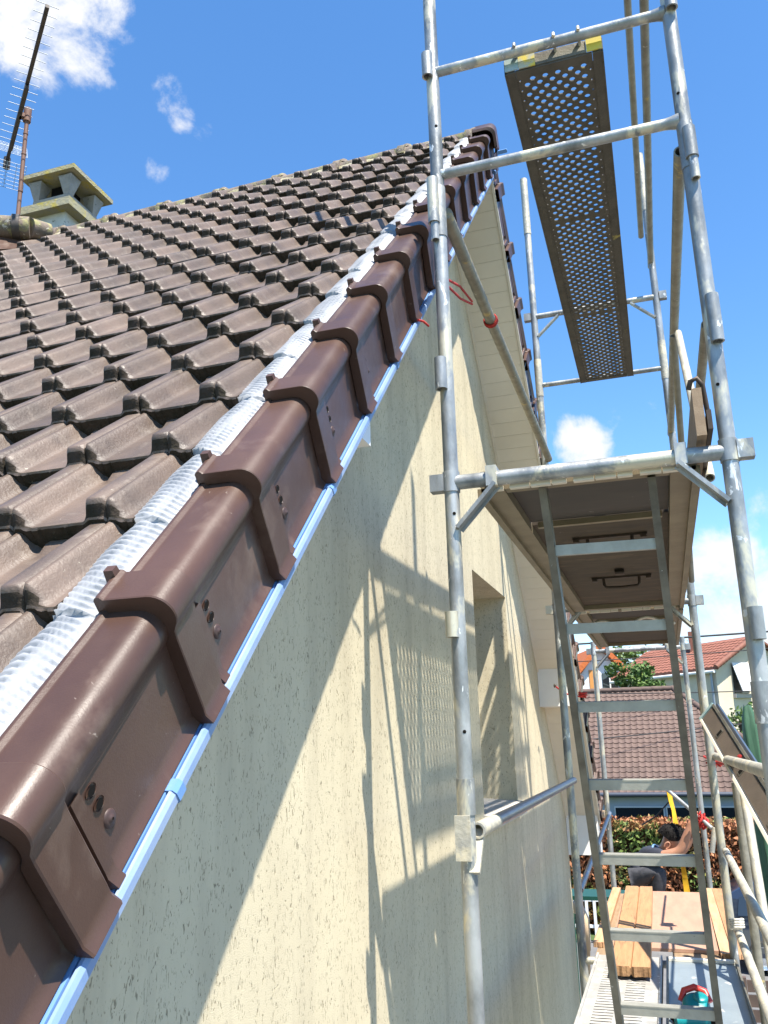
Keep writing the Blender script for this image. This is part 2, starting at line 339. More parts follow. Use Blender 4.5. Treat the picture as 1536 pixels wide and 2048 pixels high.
# ------------------------------------------------------------------ ground and street
g = MB(); g.add([(-900, -900, 0), (900, -900, 0), (900, 1500, 0), (-900, 1500, 0)], [(0, 1, 2, 3)])
tag(g.build('ground', M['grass'], origin=(0, 0, 0)), kind='structure')
g = MB(); g.add([(-40, -12, .004), (60, -12, .004), (60, 23.6, .004), (-40, 23.6, .004)], [(0, 1, 2, 3)])
tag(g.build('driveway', M['asphalt'], origin=(0, 0, 0)), kind='structure')

# ------------------------------------------------------------------ the gable house
RID = 4.558            # ridge Y
SQ = math.sqrt(2)
def PN(X, s, h): return Vector((X, (s-h)/SQ, 4.9+(s+h)/SQ))                 # near slope
def PF(X, s, h): return Vector((X, 2*RID-(s-h)/SQ, 4.9+(s+h)/SQ))           # far slope
def s_at(h): return RID*SQ+h
house = thing('gable_house', 'cream rendered house with brown tiled roof and gable wall beside the scaffold', 'house', (0, RID, 0))
XL = -9.0
Y0, Y1 = .40, 2*RID-.40
H_SOF = -.83
def z_sof(Y): return 4.9+(Y if Y < RID else 2*RID-Y)+SQ*H_SOF
WY0, WY1, WZ0, WZ1 = 4.86, 5.98, 4.49, 5.87
w = MB()
def wq(y0, y1, zb, zt0, zt1): w.add([(0, y0, zb), (0, y1, zb), (0, y1, zt1), (0, y0, zt0)], [(0, 1, 2, 3)])
wq(Y0, RID, 0, z_sof(Y0), z_sof(RID)); wq(RID, WY0, 0, z_sof(RID), z_sof(WY0))
wq(WY0, WY1, 0, WZ0, WZ0); w.add([(0, WY0, WZ1), (0, WY1, WZ1), (0, WY1, z_sof(WY1)), (0, WY0, z_sof(WY0))], [(0, 1, 2, 3)])
wq(WY1, Y1, 0, z_sof(WY1), z_sof(Y1))
DP = .32
w.add([(0, WY0, WZ0), (-DP, WY0, WZ0), (-DP, WY0, WZ1), (0, WY0, WZ1)], [(0, 1, 2, 3)])
w.add([(0, WY1, WZ0), (0, WY1, WZ1), (-DP, WY1, WZ1), (-DP, WY1, WZ0)], [(0, 1, 2, 3)])
w.add([(0, WY0, WZ1), (-DP, WY0, WZ1), (-DP, WY1, WZ1), (0, WY1, WZ1)], [(0, 1, 2, 3)])
w.add([(0, Y1, 0), (XL, Y1, 0), (XL, Y1, z_sof(Y1)), (0, Y1, z_sof(Y1))], [(0, 1, 2, 3)])
w.add([(0, Y0, 0), (0, Y0, z_sof(Y0)), (XL, Y0, z_sof(Y0)), (XL, Y0, 0)], [(0, 1, 2, 3)])
w.add([(XL, Y0, 0), (XL, Y0, z_sof(Y0)), (XL, RID, z_sof(RID)), (XL, Y1, z_sof(Y1)), (XL, Y1, 0)], [(0, 1, 2, 3, 4)])
w.build('wall', M['wall'], house)
# window deep in its reveal
win = MB(); e = .06
for (a, b, c, d) in ((WY0, WY0+e, WZ0+.03, WZ1), (WY1-e, WY1, WZ0+.03, WZ1), (WY0+e, WY1-e, WZ0+.03, WZ0+.03+e), (WY0+e, WY1-e, WZ1-e, WZ1), ((WY0+WY1)/2-.04, (WY0+WY1)/2+.04, WZ0+.03+e, WZ1-e)):
    win.box((-DP+.002, a, c), (-DP+.06, b, d))
wo = win.build('window', M['pvcwhite'], house)
gl = MB(); gl.box((-DP+.012, WY0+e-.01, WZ0+.08), (-DP+.03, WY1-e+.01, WZ1-e+.01)); gl.build('pane', M['glass'], wo)
sl_ = MB(); sl_.hexa([(-DP+.002, WY0-.03, WZ0-.05), (.055, WY0-.03, WZ0-.07), (.055, WY1+.03, WZ0-.07), (-DP+.002, WY1+.03, WZ0-.05), (-DP+.002, WY0-.03, WZ0+.03), (.055, WY0-.03, WZ0+.004), (.055, WY1+.03, WZ0+.004), (-DP+.002, WY1+.03, WZ0+.03)])
sl_.build('sill', M['render_smooth'], wo)

# roof body under the tiles
HT = -.622             # pan level of the tiles
rf = MB()
for PQ in (PN, PF):
    a, b = -.25, s_at(HT-.035)
    q = [PQ(XL, a, HT-.035), PQ(.26, a, HT-.035), PQ(.26, b, HT-.035), PQ(XL, b, HT-.035)]
    k = [PQ(XL, a, H_SOF+.03), PQ(.26, a, H_SOF+.03), PQ(.26, s_at(H_SOF+.03), H_SOF+.03), PQ(XL, s_at(H_SOF+.03), H_SOF+.03)]
    rf.add(q+k, [(0, 1, 2, 3), (7, 6, 5, 4), (0, 4, 5, 1), (1, 5, 6, 2), (3, 2, 6, 7), (0, 3, 7, 4)])
roof = rf.build('roof', M['moss_shade'], house, recalc=True)

# ---- interlocking roof tile (local: x across, y up the slope, z normal)
TW, TG = .2, .262
def tile_mesh(name, u_a, u_b, us):
    mb = MB()
    vs_ = [0, .012, .026, .040, .055, .070, .11, .3, .5, .68, .80, .86, .91, .96, 1.0, 1.1]
    def H(u, v):
        base = .041*(1-min(v, 1.0))
        left = 1-sstep(.03, .20, u)
        right = sstep(.735, .815, u)
        h = .040*max(left, right)
        h *= .12+.88*sstep(-.015, .070, v)
        lump = sstep(.25, .30, u)*(1-sstep(.53, .58, u))*sstep(.84, .95, v)
        h = max(h, .013*lump)
        gro = .008*(1-sstep(0, .026, min(abs(u), abs(1-u))))
        return base+h-gro
    us = [u for u in us if u_a-1e-6 <= u <= u_b+1e-6]
    n = len(us); top = [((u)*TW, v*TG, H(u, v)) for v in vs_ for u in us]
    mb.add(top, [(j*n+i, j*n+i+1, (j+1)*n+i+1, (j+1)*n+i) for j in range(len(vs_)-1) for i in range(n-1)], 0, True)
    fi = 0
    for j in range(len(vs_)-1):
        for i in range(n-1):
            um = (us[i]+us[i+1])/2
            if j < 3 and (um > .755 or um < .11) or j < 1: mb.m[fi] = 1        # dirt and moss on the roll's nose, its shade coloured in
            fi += 1
    # butt face, lumpy with moss
    rr = random.Random(3)
    lo = [(u*TW, -.003+rr.uniform(-.002, .003), H(u, 0)-.004) for u in us]; bt = [(u*TW, .002+rr.uniform(-.002, .002), -.012+rr.uniform(-.003, .002)) for u in us]
    hi = [(u*TW, 0, H(u, 0)) for u in us]
    mb.add(hi+lo, [(n+i, n+i+1, i+1, i) for i in range(n-1)], 0, True)
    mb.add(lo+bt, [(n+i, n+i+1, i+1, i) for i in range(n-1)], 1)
    for end, flip in ((0, False), (n-1, True)):
        st = [(us[end]*TW, v*TG, H(us[end], v)) for v in vs_]; sb = [(us[end]*TW, v*TG, H(us[end], v)-.016) for v in vs_]; m_ = len(vs_)
        fs = [(i, i+1, m_+i+1, m_+i) for i in range(m_-1)]
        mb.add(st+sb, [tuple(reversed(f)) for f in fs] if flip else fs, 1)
    return mb.mesh(name, [M['tile'], M['moss_shade']])
USL = [0.0, .012, .03, .06, .09, .12, .15, .18, .20, .25, .275, .30, .36, .45, .53, .555, .58, .66, .735, .755, .775, .795, .815, .88, .97, .988, 1.0]
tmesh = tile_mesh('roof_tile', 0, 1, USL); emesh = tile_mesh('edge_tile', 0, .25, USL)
X_J = .108
S_B0 = 1.243*SQ+HT       # s of the reference course
cand = []
for k in range(-5, 18):
    s = S_B0+k*TG
    for c in range(0, 28):
        x = X_J-TW*(c+1)
        p = PN(x+TW/2, s+TG/2, HT); u, v, d = proj(p)
        inv = d > .1 and -60 < u < 1100 and 0 < v < 2100
        cand.append((not inv, d, k, c, x, s, False))
    p = PN(X_J+.03, s+TG/2, HT); u, v, d = proj(p)
    cand.append((not (d > .1 and v < 2100), d, k, -1, X_J+.001, s, True))
cand.sort()
stuff = MB()
rt = random.Random(11)
for i, (_, d, k, c, x, s, edge) in enumerate(cand):
    if x < -3.42 and s > S_B0+15.2*TG: continue
    jit = (rt.uniform(-.002, .002), rt.uniform(-.004, .004), rt.uniform(0, .004))
    loc = PN(x+jit[0], s+jit[1], HT-.012+jit[2])
    rot = (R(45)+rt.uniform(-.008, .008), rt.uniform(-.006, .006), rt.uniform(-.006, .006))
    me = emesh if edge else tmesh
    if i < 296:
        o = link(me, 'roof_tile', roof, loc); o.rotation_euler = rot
    else:
        mw = Matrix.Translation(loc) @ Matrix.Rotation(rot[0], 4, 'X')
        stuff.add([mw @ v.co for v in me.vertices], [], 0)
        o_ = len(stuff.v)-len(me.vertices)
        for p_ in me.polygons:
            stuff.f.append(tuple(q+o_ for q in p_.vertices)); stuff.m.append(p_.material_index); stuff.sm.append(p_.use_smooth)
if stuff.v:
    tag(stuff.build('far_roof_tiles', [M['tile'], M['moss_shade']], roof), kind='stuff')

# ---- pleated flashing between tiles and verge
fl = MB(); s0, s1, ds = -.2, s_at(HT)-.06, .0021
ns = int((s1-s0)/ds); cols_ = 9
rows = []
for i in range(ns+1):
    s = s0+i*ds
    ph = ((s-S_B0)/TG) % 1.0
    xl = .148+.004*math.sin(ph*6.28+.6)+.005*mnoise.noise(Vector((s*9, 1, 0)))
    for j in range(cols_):
        t = j/(cols_-1); x = xl+(.238-xl)*t
        step = .014*(1-ph)*(1-t)
        wob = .006*mnoise.noise(Vector((s*5, t*1.5, 8)))*math.sin(math.pi*t)
        pl = (.0042+.0020*mnoise.noise(Vector((s*14, t*2, 3))))*math.sin(2*math.pi*(s+.030*t*t+.010*mnoise.noise(Vector((s*6, t*3, 5))))/.0155)*(1-.25*t)*sstep(-.1, .22, t)
        rows.append(PN(x, s, HT+.012+step+wob+pl+.014*math.sin(math.pi*t*.8)-.024*t*t))
fl.add(rows, [(i*cols_+j, i*cols_+j+1, (i+1)*cols_+j+1, (i+1)*cols_+j) for i in range(ns) for j in range(cols_-1)], 0, True)
fo = fl.build('verge_flashing', M['flash'], house)

# ---- verge tiles
HV, HB = -.578, -.824
MODV = .381; S_V0 = .8717
def arc(cx, cy, r, a0, a1, n): return [(cx+r*math.cos(R(a0+(a1-a0)*i/n)), cy+r*math.sin(R(a0+(a1-a0)*i/n))) for i in range(n+1)]
def vprofile(off):
    t = HV-.024+off; xo = .329+off*1.05
    p = [(.234, t-.034), (.234, t-.003), (.238, t+.002), (.245, t+.002), (.249, t-.003), (.254, t-.003)]
    p += [(.285, t-.003)]
    p += arc(xo-.034, t-.003-.034, .034, 90, -38, 10)
    p += [(xo-.0125, t-.066), (xo-.0145, t-.080), (xo-.022, HB+.030), (xo-.0235, HB+.016), (xo-.018, HB+.006), (xo-.015, HB)]
    return p
def fx(h): return .3145-.0075*((-.682-h)/.112)
def vmesh(PQ, name):
    mb = MB(); flip = PQ is PF
    base = PQ(0, 0, 0)
    def ext(s_a, off_a, s_b, off_b, mi=0, i0=0, i1=None):
        pa, pb = vprofile(off_a), vprofile(off_b); i1 = len(pa) if i1 is None else i1
        A = [PQ(x, s_a, h)-base for x, h in pa[i0:i1]]; B = [PQ(x, s_b, h)-base for x, h in pb[i0:i1]]; n = len(A)
        fs = [(i, n+i, n+i+1, i+1) for i in range(n-1)]
        mb.add(A+B, [tuple(reversed(f)) for f in fs] if not flip else fs, mi, True)
    L_ = MODV+.012
    nb = len(vprofile(0)); F0 = 19
    # butt edge: thickness of the raised band
    A = [PQ(x, 0, h)-base for x, h in vprofile(.024)]; B = [PQ(x, .001, h)-base for x, h in vprofile(.001)]; n = len(A)
    fs = [(i, n+i, n+i+1, i+1) for i in range(n-1)]
    mb.add(A+B, fs if not flip else [tuple(reversed(f)) for f in fs], 0)
    ext(0, .0225, .004, .024); ext(.004, .024, .072, .024); ext(.072, .024, .0765, .020)
    # top goes straight to the body, the face has a groove and a rib
    ext(.0765, .020, .083, .004, 0, 0, F0+1); ext(.083, .004, L_, 0, 0, 0, F0+1)
    ext(.0765, .020, .079, -.004, 0, F0); ext(.079, -.004, .090, -.004, 0, F0); ext(.090, -.004, .092, .009, 0, F0); ext(.092, .009, .112, .009, 0, F0); ext(.112, .009, .116, 0, 0, F0); ext(.116, 0, L_, 0, 0, F0)
    # small clip on the inner edge
    c0, c1 = .050, .070
    mb.hexa([PQ(.226, c0, HV-.02)-base, PQ(.246, c0, HV-.02)-base, PQ(.246, c1, HV-.02)-base, PQ(.226, c1, HV-.02)-base,
             PQ(.228, c0+.003, HV+.013)-base, PQ(.244, c0+.003, HV+.013)-base, PQ(.244, c1-.003, HV+.013)-base, PQ(.228, c1-.003, HV+.013)-base])
    # pre-drilled slots in the face (dished rim, black disc for the shade inside)
    for j, hh in enumerate((HB+.126, HB+.100)):
        for r_, mi, xo_ in ((.0105, 0, .0018), (.0074, 1, .0028)):
            ctr_s = .136+.003*j
            ring = [PQ(fx(hh)+xo_, ctr_s+r_*1.15*math.cos(2*math.pi*k/12), hh+r_*.8*math.sin(2*math.pi*k/12))-base for k in range(12)]
            ins = [PQ(fx(hh)-.003, ctr_s+r_*.9*math.cos(2*math.pi*k/12), hh+r_*.6*math.sin(2*math.pi*k/12))-base for k in range(12)]
            if mi == 1: mb.add(ring, [tuple(range(12)) if not flip else tuple(range(11, -1, -1))], 1)
            else: mb.add(ring+ins, [(k, (k+1) % 12, 12+(k+1) % 12, 12+k) for k in range(12)], 0, True)
    return mb.mesh(name, [M['verge'], M['black']])
def scmesh(PQ):
    mb = MB(); base = PQ(0, 0, 0)
    mb.lathe([(.0001, .0052), (.0045, .0050), (.0056, .0030), (.0085, .0028), (.0125, .0012), (.0135, -.002)], PQ(fx(HB+.066)+.0005, .145, HB+.066)-base, (1, 0, 0), 14)
    mb.lathe([(.0001, .0055), (.0020, .0055)], PQ(fx(HB+.066)+.0006, .145, HB+.066)-base, (1, 0, 0), 8, 1)
    return mb.mesh('screw', [M['screw'], M['black']])
for PQ, nm in ((PN, 'near'), (PF, 'far')):
    vm_, sm_ = vmesh(PQ, 'verge_tile'), scmesh(PQ)
    for k in range(-3, 13):
        s = S_V0+k*MODV
        loc = PQ(0, s, 0)+Vector((rt.uniform(-.0015, .0015), 0, rt.uniform(-.0015, .0015)))
        vo = link(vm_, 'verge_tile', house, loc); vo.rotation_euler = (rt.uniform(-.004, .004), 0, rt.uniform(-.003, .003))
        so_ = link(sm_, 'screw', vo, loc)
# apex cap joining the two verges
ap = MB(); sT = s_at(HV)
prof = [(.228, HV-.02), (.228, HV+.012), (.300, HV+.012)]+arc(.318, HV-.036, .048, 90, 0, 6)+[(.366, HV-.10), (.350, HB-.004)]
ringN = [PN(x, S_V0+12.75*MODV, h) for x, h in prof]; ringM = [Vector((x, RID, 4.9+RID+SQ*h+.004)) for x, h in prof]; ringF = [PF(x, S_V0+12.75*MODV, h) for x, h in prof]; n = len(prof)
for A, B in ((ringN, ringM), (ringM, ringF)):
    ap.add(A+B, [(i+1, n+i+1, n+i, i) for i in range(n-1)], 0, True)
inn = [p-Vector((.016, 0, .018)) for p in ringN]
ap.add(ringN+inn, [(i, n+i, n+i+1, i+1) for i in range(n-1)])
ap.build('verge_apex_cap', M['verge'], house)

# ---- trim (film and skylight in its colour) and soffit
tr = MB()
for PQ in (PN,):
    a = -.30
    sec = [(.262, HB-.024), (.3165, HB-.024), (.3165, HB-.003), (.262, HB-.003)]
    A = [PQ(x, a, h) for x, h in sec]; B = [PQ(x, s_at(h), h) for x, h in sec]; n = len(sec)
    fs = [(i, (i+1) % n, n+(i+1) % n, n+i) for i in range(n)]
    tr.add(A+B, fs+[tuple(range(n))])
A = [PF(x, -.30, h) for x, h in ((.302, H_SOF-.006), (.318, H_SOF-.006), (.318, H_SOF+.012), (.302, H_SOF+.012))]; B = [PF(x, s_at(h), h) for x, h in ((.302, H_SOF-.006), (.318, H_SOF-.006), (.318, H_SOF+.012), (.302, H_SOF+.012))]
fs_ = MB(); fs_.hexa(A+B); fs_.build('soffit_edge_strip', M['pvc'], house, recalc=True)
tr.build('verge_trim', M['trim_blue'], house, recalc=True)
lipm = MB(); sec = [(.317, HB-.026), (.327, HB-.024), (.3300, HB-.020), (.3300, HB-.008), (.326, HB-.002), (.322, HB-.001), (.317, HB-.006)]
A = [PN(x, -.30, h) for x, h in sec]; B = [PN(x, s_at(h), h) for x, h in sec]; n = len(sec)
lipm.add(A+B, [(i, (i+1) % n, n+(i+1) % n, n+i) for i in range(n)]+[tuple(range(n))]); lipm.build('trim_lip', M['trimlip'], house, recalc=True)
for k in range(0, 8):
    lap = MB(); s = .74+k*.83+.05*(k % 2)
    sec = [(.262, HB-.028), (.328, HB-.026), (.3320, HB-.022), (.3320, HB-.007), (.327, HB-.0005), (.262, HB-.0015)]
    A = [PN(x, s, h) for x, h in sec]; B = [PN(x, s+.022, h) for x, h in sec]; n = len(sec)
    lap.add(A+B, [(i, (i+1) % n, n+(i+1) % n, n+i) for i in range(n)]+[tuple(range(n)), tuple(range(2*n-1, n-1, -1))])
    lap.build('trim_lap', M['trim_blue'], house, recalc=True)
bw = .105
bme = {}
for PQ in (PN, PF):
    mb = MB(); base = PQ(0, 0, 0)
    q = [PQ(-.02, 0, H_SOF)-base, PQ(.300, 0, H_SOF)-base, PQ(.300, bw-.0014, H_SOF)-base, PQ(-.02, bw-.0014, H_SOF)-base]
    q2 = [PQ(-.02, 0, H_SOF+.012)-base, PQ(.300, 0, H_SOF+.012)-base, PQ(.300, bw-.0014, H_SOF+.012)-base, PQ(-.02, bw-.0014, H_SOF+.012)-base]
    mb.hexa(q+q2); me = mb.mesh('soffit_board', M['pvc'])
    import bmesh
    bm_ = bmesh.new(); bm_.from_mesh(me); bmesh.ops.recalc_face_normals(bm_, faces=bm_.faces); bm_.to_mesh(me); bm_.free()
    nb_ = int((s_at(H_SOF)+.33)/bw)
    for i in range(nb_+1):
        link(me, 'soffit_board', house, PQ(0, s_at(H_SOF)-(i+1)*bw, 0))
# edge mouldings where soffit meets wall (far slope) and outer cover strip
mo = MB()
for PQ in (PN, PF):
    for x0, x1, ha, hb in ((.001, .014, H_SOF-.016, H_SOF-.001),):
        A = [PQ(x, -.30, h) for x, h in ((x0, ha), (x1, ha), (x1, hb), (x0, hb))]; B = [PQ(x, s_at(h)-.03, h) for x, h in ((x0, ha), (x1, ha), (x1, hb), (x0, hb))]
        mo.hexa(A+B)
mo.build('soffit_moulding', M['pvc'], house, recalc=True)
# boxed purlin ends and eave boxes
for (ya, yb, dz) in ((7.38, 7.66, .03), (2.0, 2.12, .03), (8.66, 8.95, .06)):
    mb = MB()
    zt0, zt1 = z_sof(ya)-.002, z_sof(yb)-.002; zb = min(zt0, zt1)-dz
    mb.hexa([(.002, ya, zb), (.296, ya, zb), (.296, yb, zb), (.002, yb, zb), (.002, ya, zt0), (.296, ya, zt0), (.296, yb, zt1), (.002, yb, zt1)])
    mb.build('boxed_purlin_end', M['pvcwhite'], house)
# eave gutter at the far side and the beige downpipe
gm = MB()
pts = [(-.06+.065*math.cos(a), .065*math.sin(a)) for a in [math.pi+math.pi*i/10 for i in range(11)]]
zg = z_sof(.40)+.06
for yg in (2*RID+.02+.05, -.02+.07):
    gm = MB(); A = [Vector((.33, yg+x, zg+z)) for x, z in pts]; B = [Vector((XL, yg+x, zg+z)) for x, z in pts]; n = len(pts)
    gm.add(A+B, [(i, i+1, n+i+1, n+i) for i in range(n-1)], 0, True); gm.add(A, [tuple(range(n))]); gm.build('gutter', M['beigepipe'], house)
dp = MB(); q0 = PX(1163, 1840, .10)
ydp = 8.55
top_z = PX(1163, 1850, .06)
P0 = PY(1168, 1838, 8.85); P1 = PY(1171, 1900, 8.85); P2 = PY(1172, 1990, 8.8)
dp.path([P0+Vector((-.14, .10, .10)), P0+Vector((-.03, .02, .07)), P0, P1, P1+Vector((0, 0, -.001)), P2, Vector((P2.x, P2.y, .05))], .05, 14, radii=[.05, .05, .05, .05, .044, .044, .044])
dp.build('downpipe', M['beigepipe'], house)

# ---- ridge
zr = 4.9+RID+SQ*HT
for i in range(18):
    xa = .225-i*.44; rc = MB()
    pr = []
    for j, (t, rr) in enumerate(((0, .098), (.045, .100), (.05, .090), (.44, .083), (.46, .082))):
        pr.append([Vector((xa-t, RID+rr*1.18*math.cos(a), zr-.062+rr*math.sin(a))) for a in [R(-8)+R(196)*k/12 for k in range(13)]])
    vv = [p for ring in pr for p in ring]
    rc.add(vv, [(a*13+b, a*13+b+1, (a+1)*13+b+1, (a+1)*13+b) for a in range(4) for b in range(12)], 0, True)
    rc.add(pr[0]+[p*1.0+Vector((0, (RID-p.y)*.13, -.014)) for p in pr[0]], [(b, 13+b, 13+b+1, b+1) for b in range(12)])
    if proj((xa, RID, zr))[0] > -120:
        # worn lump of mortar at the lap
        c = Vector((xa-.0, RID-.02, zr+.024)); rc.lathe([(.001, .026), (.02, .023), (.035, .010), (.042, -.012)], c, (0, 0, 1), 9, 0)
        rc.build('ridge_tile', M['ridge'], house)
mt = MB(); nn = 160; rws = []
for i in range(nn+1):
    x = .2-i*.03
    for j in range(4):
        t = j/3; b_ = mnoise.noise(Vector((x*11, j*1.7, 0)))*.014
        rws.append(Vector((x, RID-.100-.034*t-b_*.5, zr-.066-.062*t+b_+ .012*(1-t))))
mt.add(rws, [(i*4+j, (i+1)*4+j, (i+1)*4+j+1, i*4+j+1) for i in range(nn) for j in range(3)], 0, True)
mt.build('ridge_mortar', M['mortar'], house)

# ---- raised adjoining ridge piece, valley flashing (far left end of the roof)
J0 = PY(96, 468, 4.40); J1 = PY(60, 457, 4.28); J2 = PY(-90, 449, 4.02)
ar = MB()
for a, b, ra in ((J0, J1, .075), (J1, J2, .08)):
    ar.tube(a, b, ra, 14, 0)
cl_ = J1+(J2-J1)*.13
ar.tube(cl_, cl_+(J2-J1).normalized()*.05, .094, 14, 1)
ar.build('hip_ridge', [M['ridge'], M['boom']], house)
pn = MB(); b0 = PN(-3.46, S_B0+17.6*TG, HT+.02); 
K = [J0+Vector((0, -.03, -.07)), J2+Vector((0, -.05, -.07)), PY(-90, 500, 3.9), PY(44, 497, 4.2)]
pn.add(K+[p+Vector((0, .05, 0)) for p in K], [(0, 1, 2, 3), (7, 6, 5, 4), (0, 4, 5, 1), (1, 5, 6, 2), (2, 6, 7, 3), (3, 7, 4, 0)]); pn.build('cladding_panel', M['verge'], house, recalc=True)
vf = MB(); vr = []
for i in range(41):
    t = i/40; s = s_at(HT)-.02-t*1.25
    for j in range(6):
        x = -3.60-.10*t+.17*j/5
        vr.append(PN(x, s, HT+.052+.008*mnoise.noise(Vector((i*.5, j*.8, 2)))+.012*(j in (2, 3))))
vf.add(vr, [(i*6+j, i*6+j+1, (i+1)*6+j+1, (i+1)*6+j) for i in range(40) for j in range(5)], 0, True)
vf.build('valley_flashing', M['flash'], house)

# ---- chimney behind the ridge
ch = MB(); cx0, cx1 = 1-3.80*1.12, 1-3.56*1.12-.0
a = C(-3.83, 4.22, 3.1); b = C(-3.585, 4.50, 3.60)
ch.box((a.x, a.y, zr-.4), (b.x, b.y, b.z)); chim = ch.build('chimney', M['chim_white'], house)
c1 = MB(); a = C(-3.915, 4.15, 3.585); b = C(-3.505, 4.58, 3.645); c1.box(a, b); c1.build('crown_slab', M['lichen'], chim)
c2 = MB(); a = C(-3.86, 4.21, 3.645); b = C(-3.56, 4.52, 3.72); c2.box(a, b); c2.build('flue_block', M['concrete'], chim)
for ix in (0, 1):
    for iy in (0, 1):
        c3 = MB(); x = (-3.835, -3.585)[ix]; y = (4.235, 4.495)[iy]
        lo = C(x-.022, y-.022, 3.72); hi = C(x+.022, y+.022, 3.80)
        e_ = .035
        c3.hexa([(lo.x, lo.y, lo.z+.001), (hi.x, lo.y, lo.z+.001), (hi.x, hi.y, lo.z+.001), (lo.x, hi.y, lo.z+.001), (lo.x-e_, lo.y-e_, hi.z+.06), (hi.x+e_, lo.y-e_, hi.z+.06), (hi.x+e_, hi.y+e_, hi.z+.06), (lo.x-e_, hi.y+e_, hi.z+.06)])
        c3.build('cap_pillar', M['concrete'], chim)
c4 = MB(); a = C(-3.77, 4.28, 3.68); b = C(-3.65, 4.44, 3.85); c4.box(a, b); c4.build('flue', M['black'], chim)
c5 = MB(); a = C(-3.925, 4.15, 3.868); b = C(-3.49, 4.60, 3.900); zt = C(0, 0, 3.935).z
c5.hexa([(a.x, a.y, a.z), (b.x, a.y, a.z), (b.x, b.y, a.z), (a.x, b.y, a.z), (a.x, a.y, b.z), (b.x, a.y, b.z), (b.x, b.y, b.z), (a.x, b.y, b.z)])
c5.add([(a.x, a.y, b.z+.001), (b.x, a.y, b.z+.001), (b.x, b.y, b.z+.001), (a.x, b.y, b.z+.001), ((a.x+b.x)/2, (a.y+b.y)/2, zt)], [(0, 1, 4), (1, 2, 4), (2, 3, 4), (3, 0, 4)])
c5.build('chimney_cap', M['lichen'], chim)

# ------------------------------------------------------------------ TV antenna
mb0 = PY(34, 455, 4.55); mtop = PY(50, 226, 4.55)
mtop.x = mb0.x-.01; 
ant = thing('tv_antenna', 'long rod television antenna on a rusty mast beside the chimney', 'antenna', mb0)
m_ = MB(); m_.tube(mb0-Vector((0, 0, .25)), mtop, .016, 14)
for t in (.30, .62, .80): 
    p = mb0.lerp(mtop, t); m_.tube(p, p+Vector((0, 0, .012)), .019, 14)
m_.build('mast', M['mast'], ant)
zb = mtop.z-.02
B0 = PZ(14, 322, zb); B1 = PZ(95, 12, zb); bd = (B1-B0).normalized(); ed = Vector((0, 0, 1)).cross(bd).normalized()
m_ = MB(); m_.bar(B0, B1, .026, .026)
mid = B0+bd*(mtop-B0).dot(bd)
m_.bar(mid-bd*.45-Vector((0, 0, .035)), mid+bd*.35-Vector((0, 0, .035)), .03, .03)
m_.tube(B0+Vector((0, 0, .03)), B0-Vector((0, 0, .07)), .028, 10)
m_.build('boom', M['boom'], ant)
m_ = MB(); m_.bar(mid-Vector((0, 0, .03)), Vector((mtop.x, mtop.y, zb-.03)), .04, .04); m_.tube(mtop-Vector((0, 0, .09)), mtop+Vector((0, 0, .03)), .03, 12); m_.build('clamp', M['mast'], ant)
LB = (B1-B0).length
for i in range(19):
    p = B0+bd*(LB*(.10+.895*i/18)); hl = (.075+.03*(1-i/18))
    m_ = MB(); m_.tube(p-ed*hl+Vector((0, 0, .018)), p+ed*hl+Vector((0, 0, .018)), .0028, 6); m_.build('rod', M['elem'], ant)
for sg in (1, -1):
    m_ = MB(); o0 = B0+bd*.08+Vector((0, 0, .02*sg)); upd = (Vector((0, 0, sg))*.82-bd*.57).normalized()
    for i in range(8):
        q = o0+upd*(.03+.03*i); m_.tube(q-ed*.15, q+ed*.15, .0022, 5)
    for x in (-.15, -.075, 0, .075, .15): m_.tube(o0+ed*x+upd*.03, o0+ed*x+upd*.24, .0022, 5)
    m_.build('reflector_grid', M['elem'], ant)

# ------------------------------------------------------------------ scaffold frames
FY = (2.576, 5.60, 8.62)
FXL = (.4176, .395, .395); FXR = (1.258, 1.232, 1.224)
TR_ = .0238
def zc(z): return 4.9+1.12*z
def sleeve(parent, x, y, z0, z1, r=.0205, mtl='galv'):
    s = MB(); s.tube((x, y, z0), (x, y, z1), r, 16, 0, hollow=r*.72); return s.build('sleeve', M[mtl], parent)
def collar(parent, x, y, z0, z1, r=.0285, mtl='galv'):
    s = MB(); s.tube((x, y, z0), (x, y, z1), r, 18, 0); return s.build('collar', M[mtl], parent)
def holes(mb, x, y, zs, ang=-1.3):
    for z in zs:
        c = Vector((x+TR_*math.cos(ang)*.985, y+TR_*math.sin(ang)*.985, z)); nrm = Vector((math.cos(ang), math.sin(ang), 0))
        mb.tube(c-nrm*.002, c+nrm*.0012, .0055, 10, 1)
frames = []
labels = ['tall galvanised scaffold frame standing right beside the verge tiles, closest to them', 'middle scaffold frame carrying the far end of the perforated plank', 'farthest scaffold frame past the plywood deck, next to the downpipe']
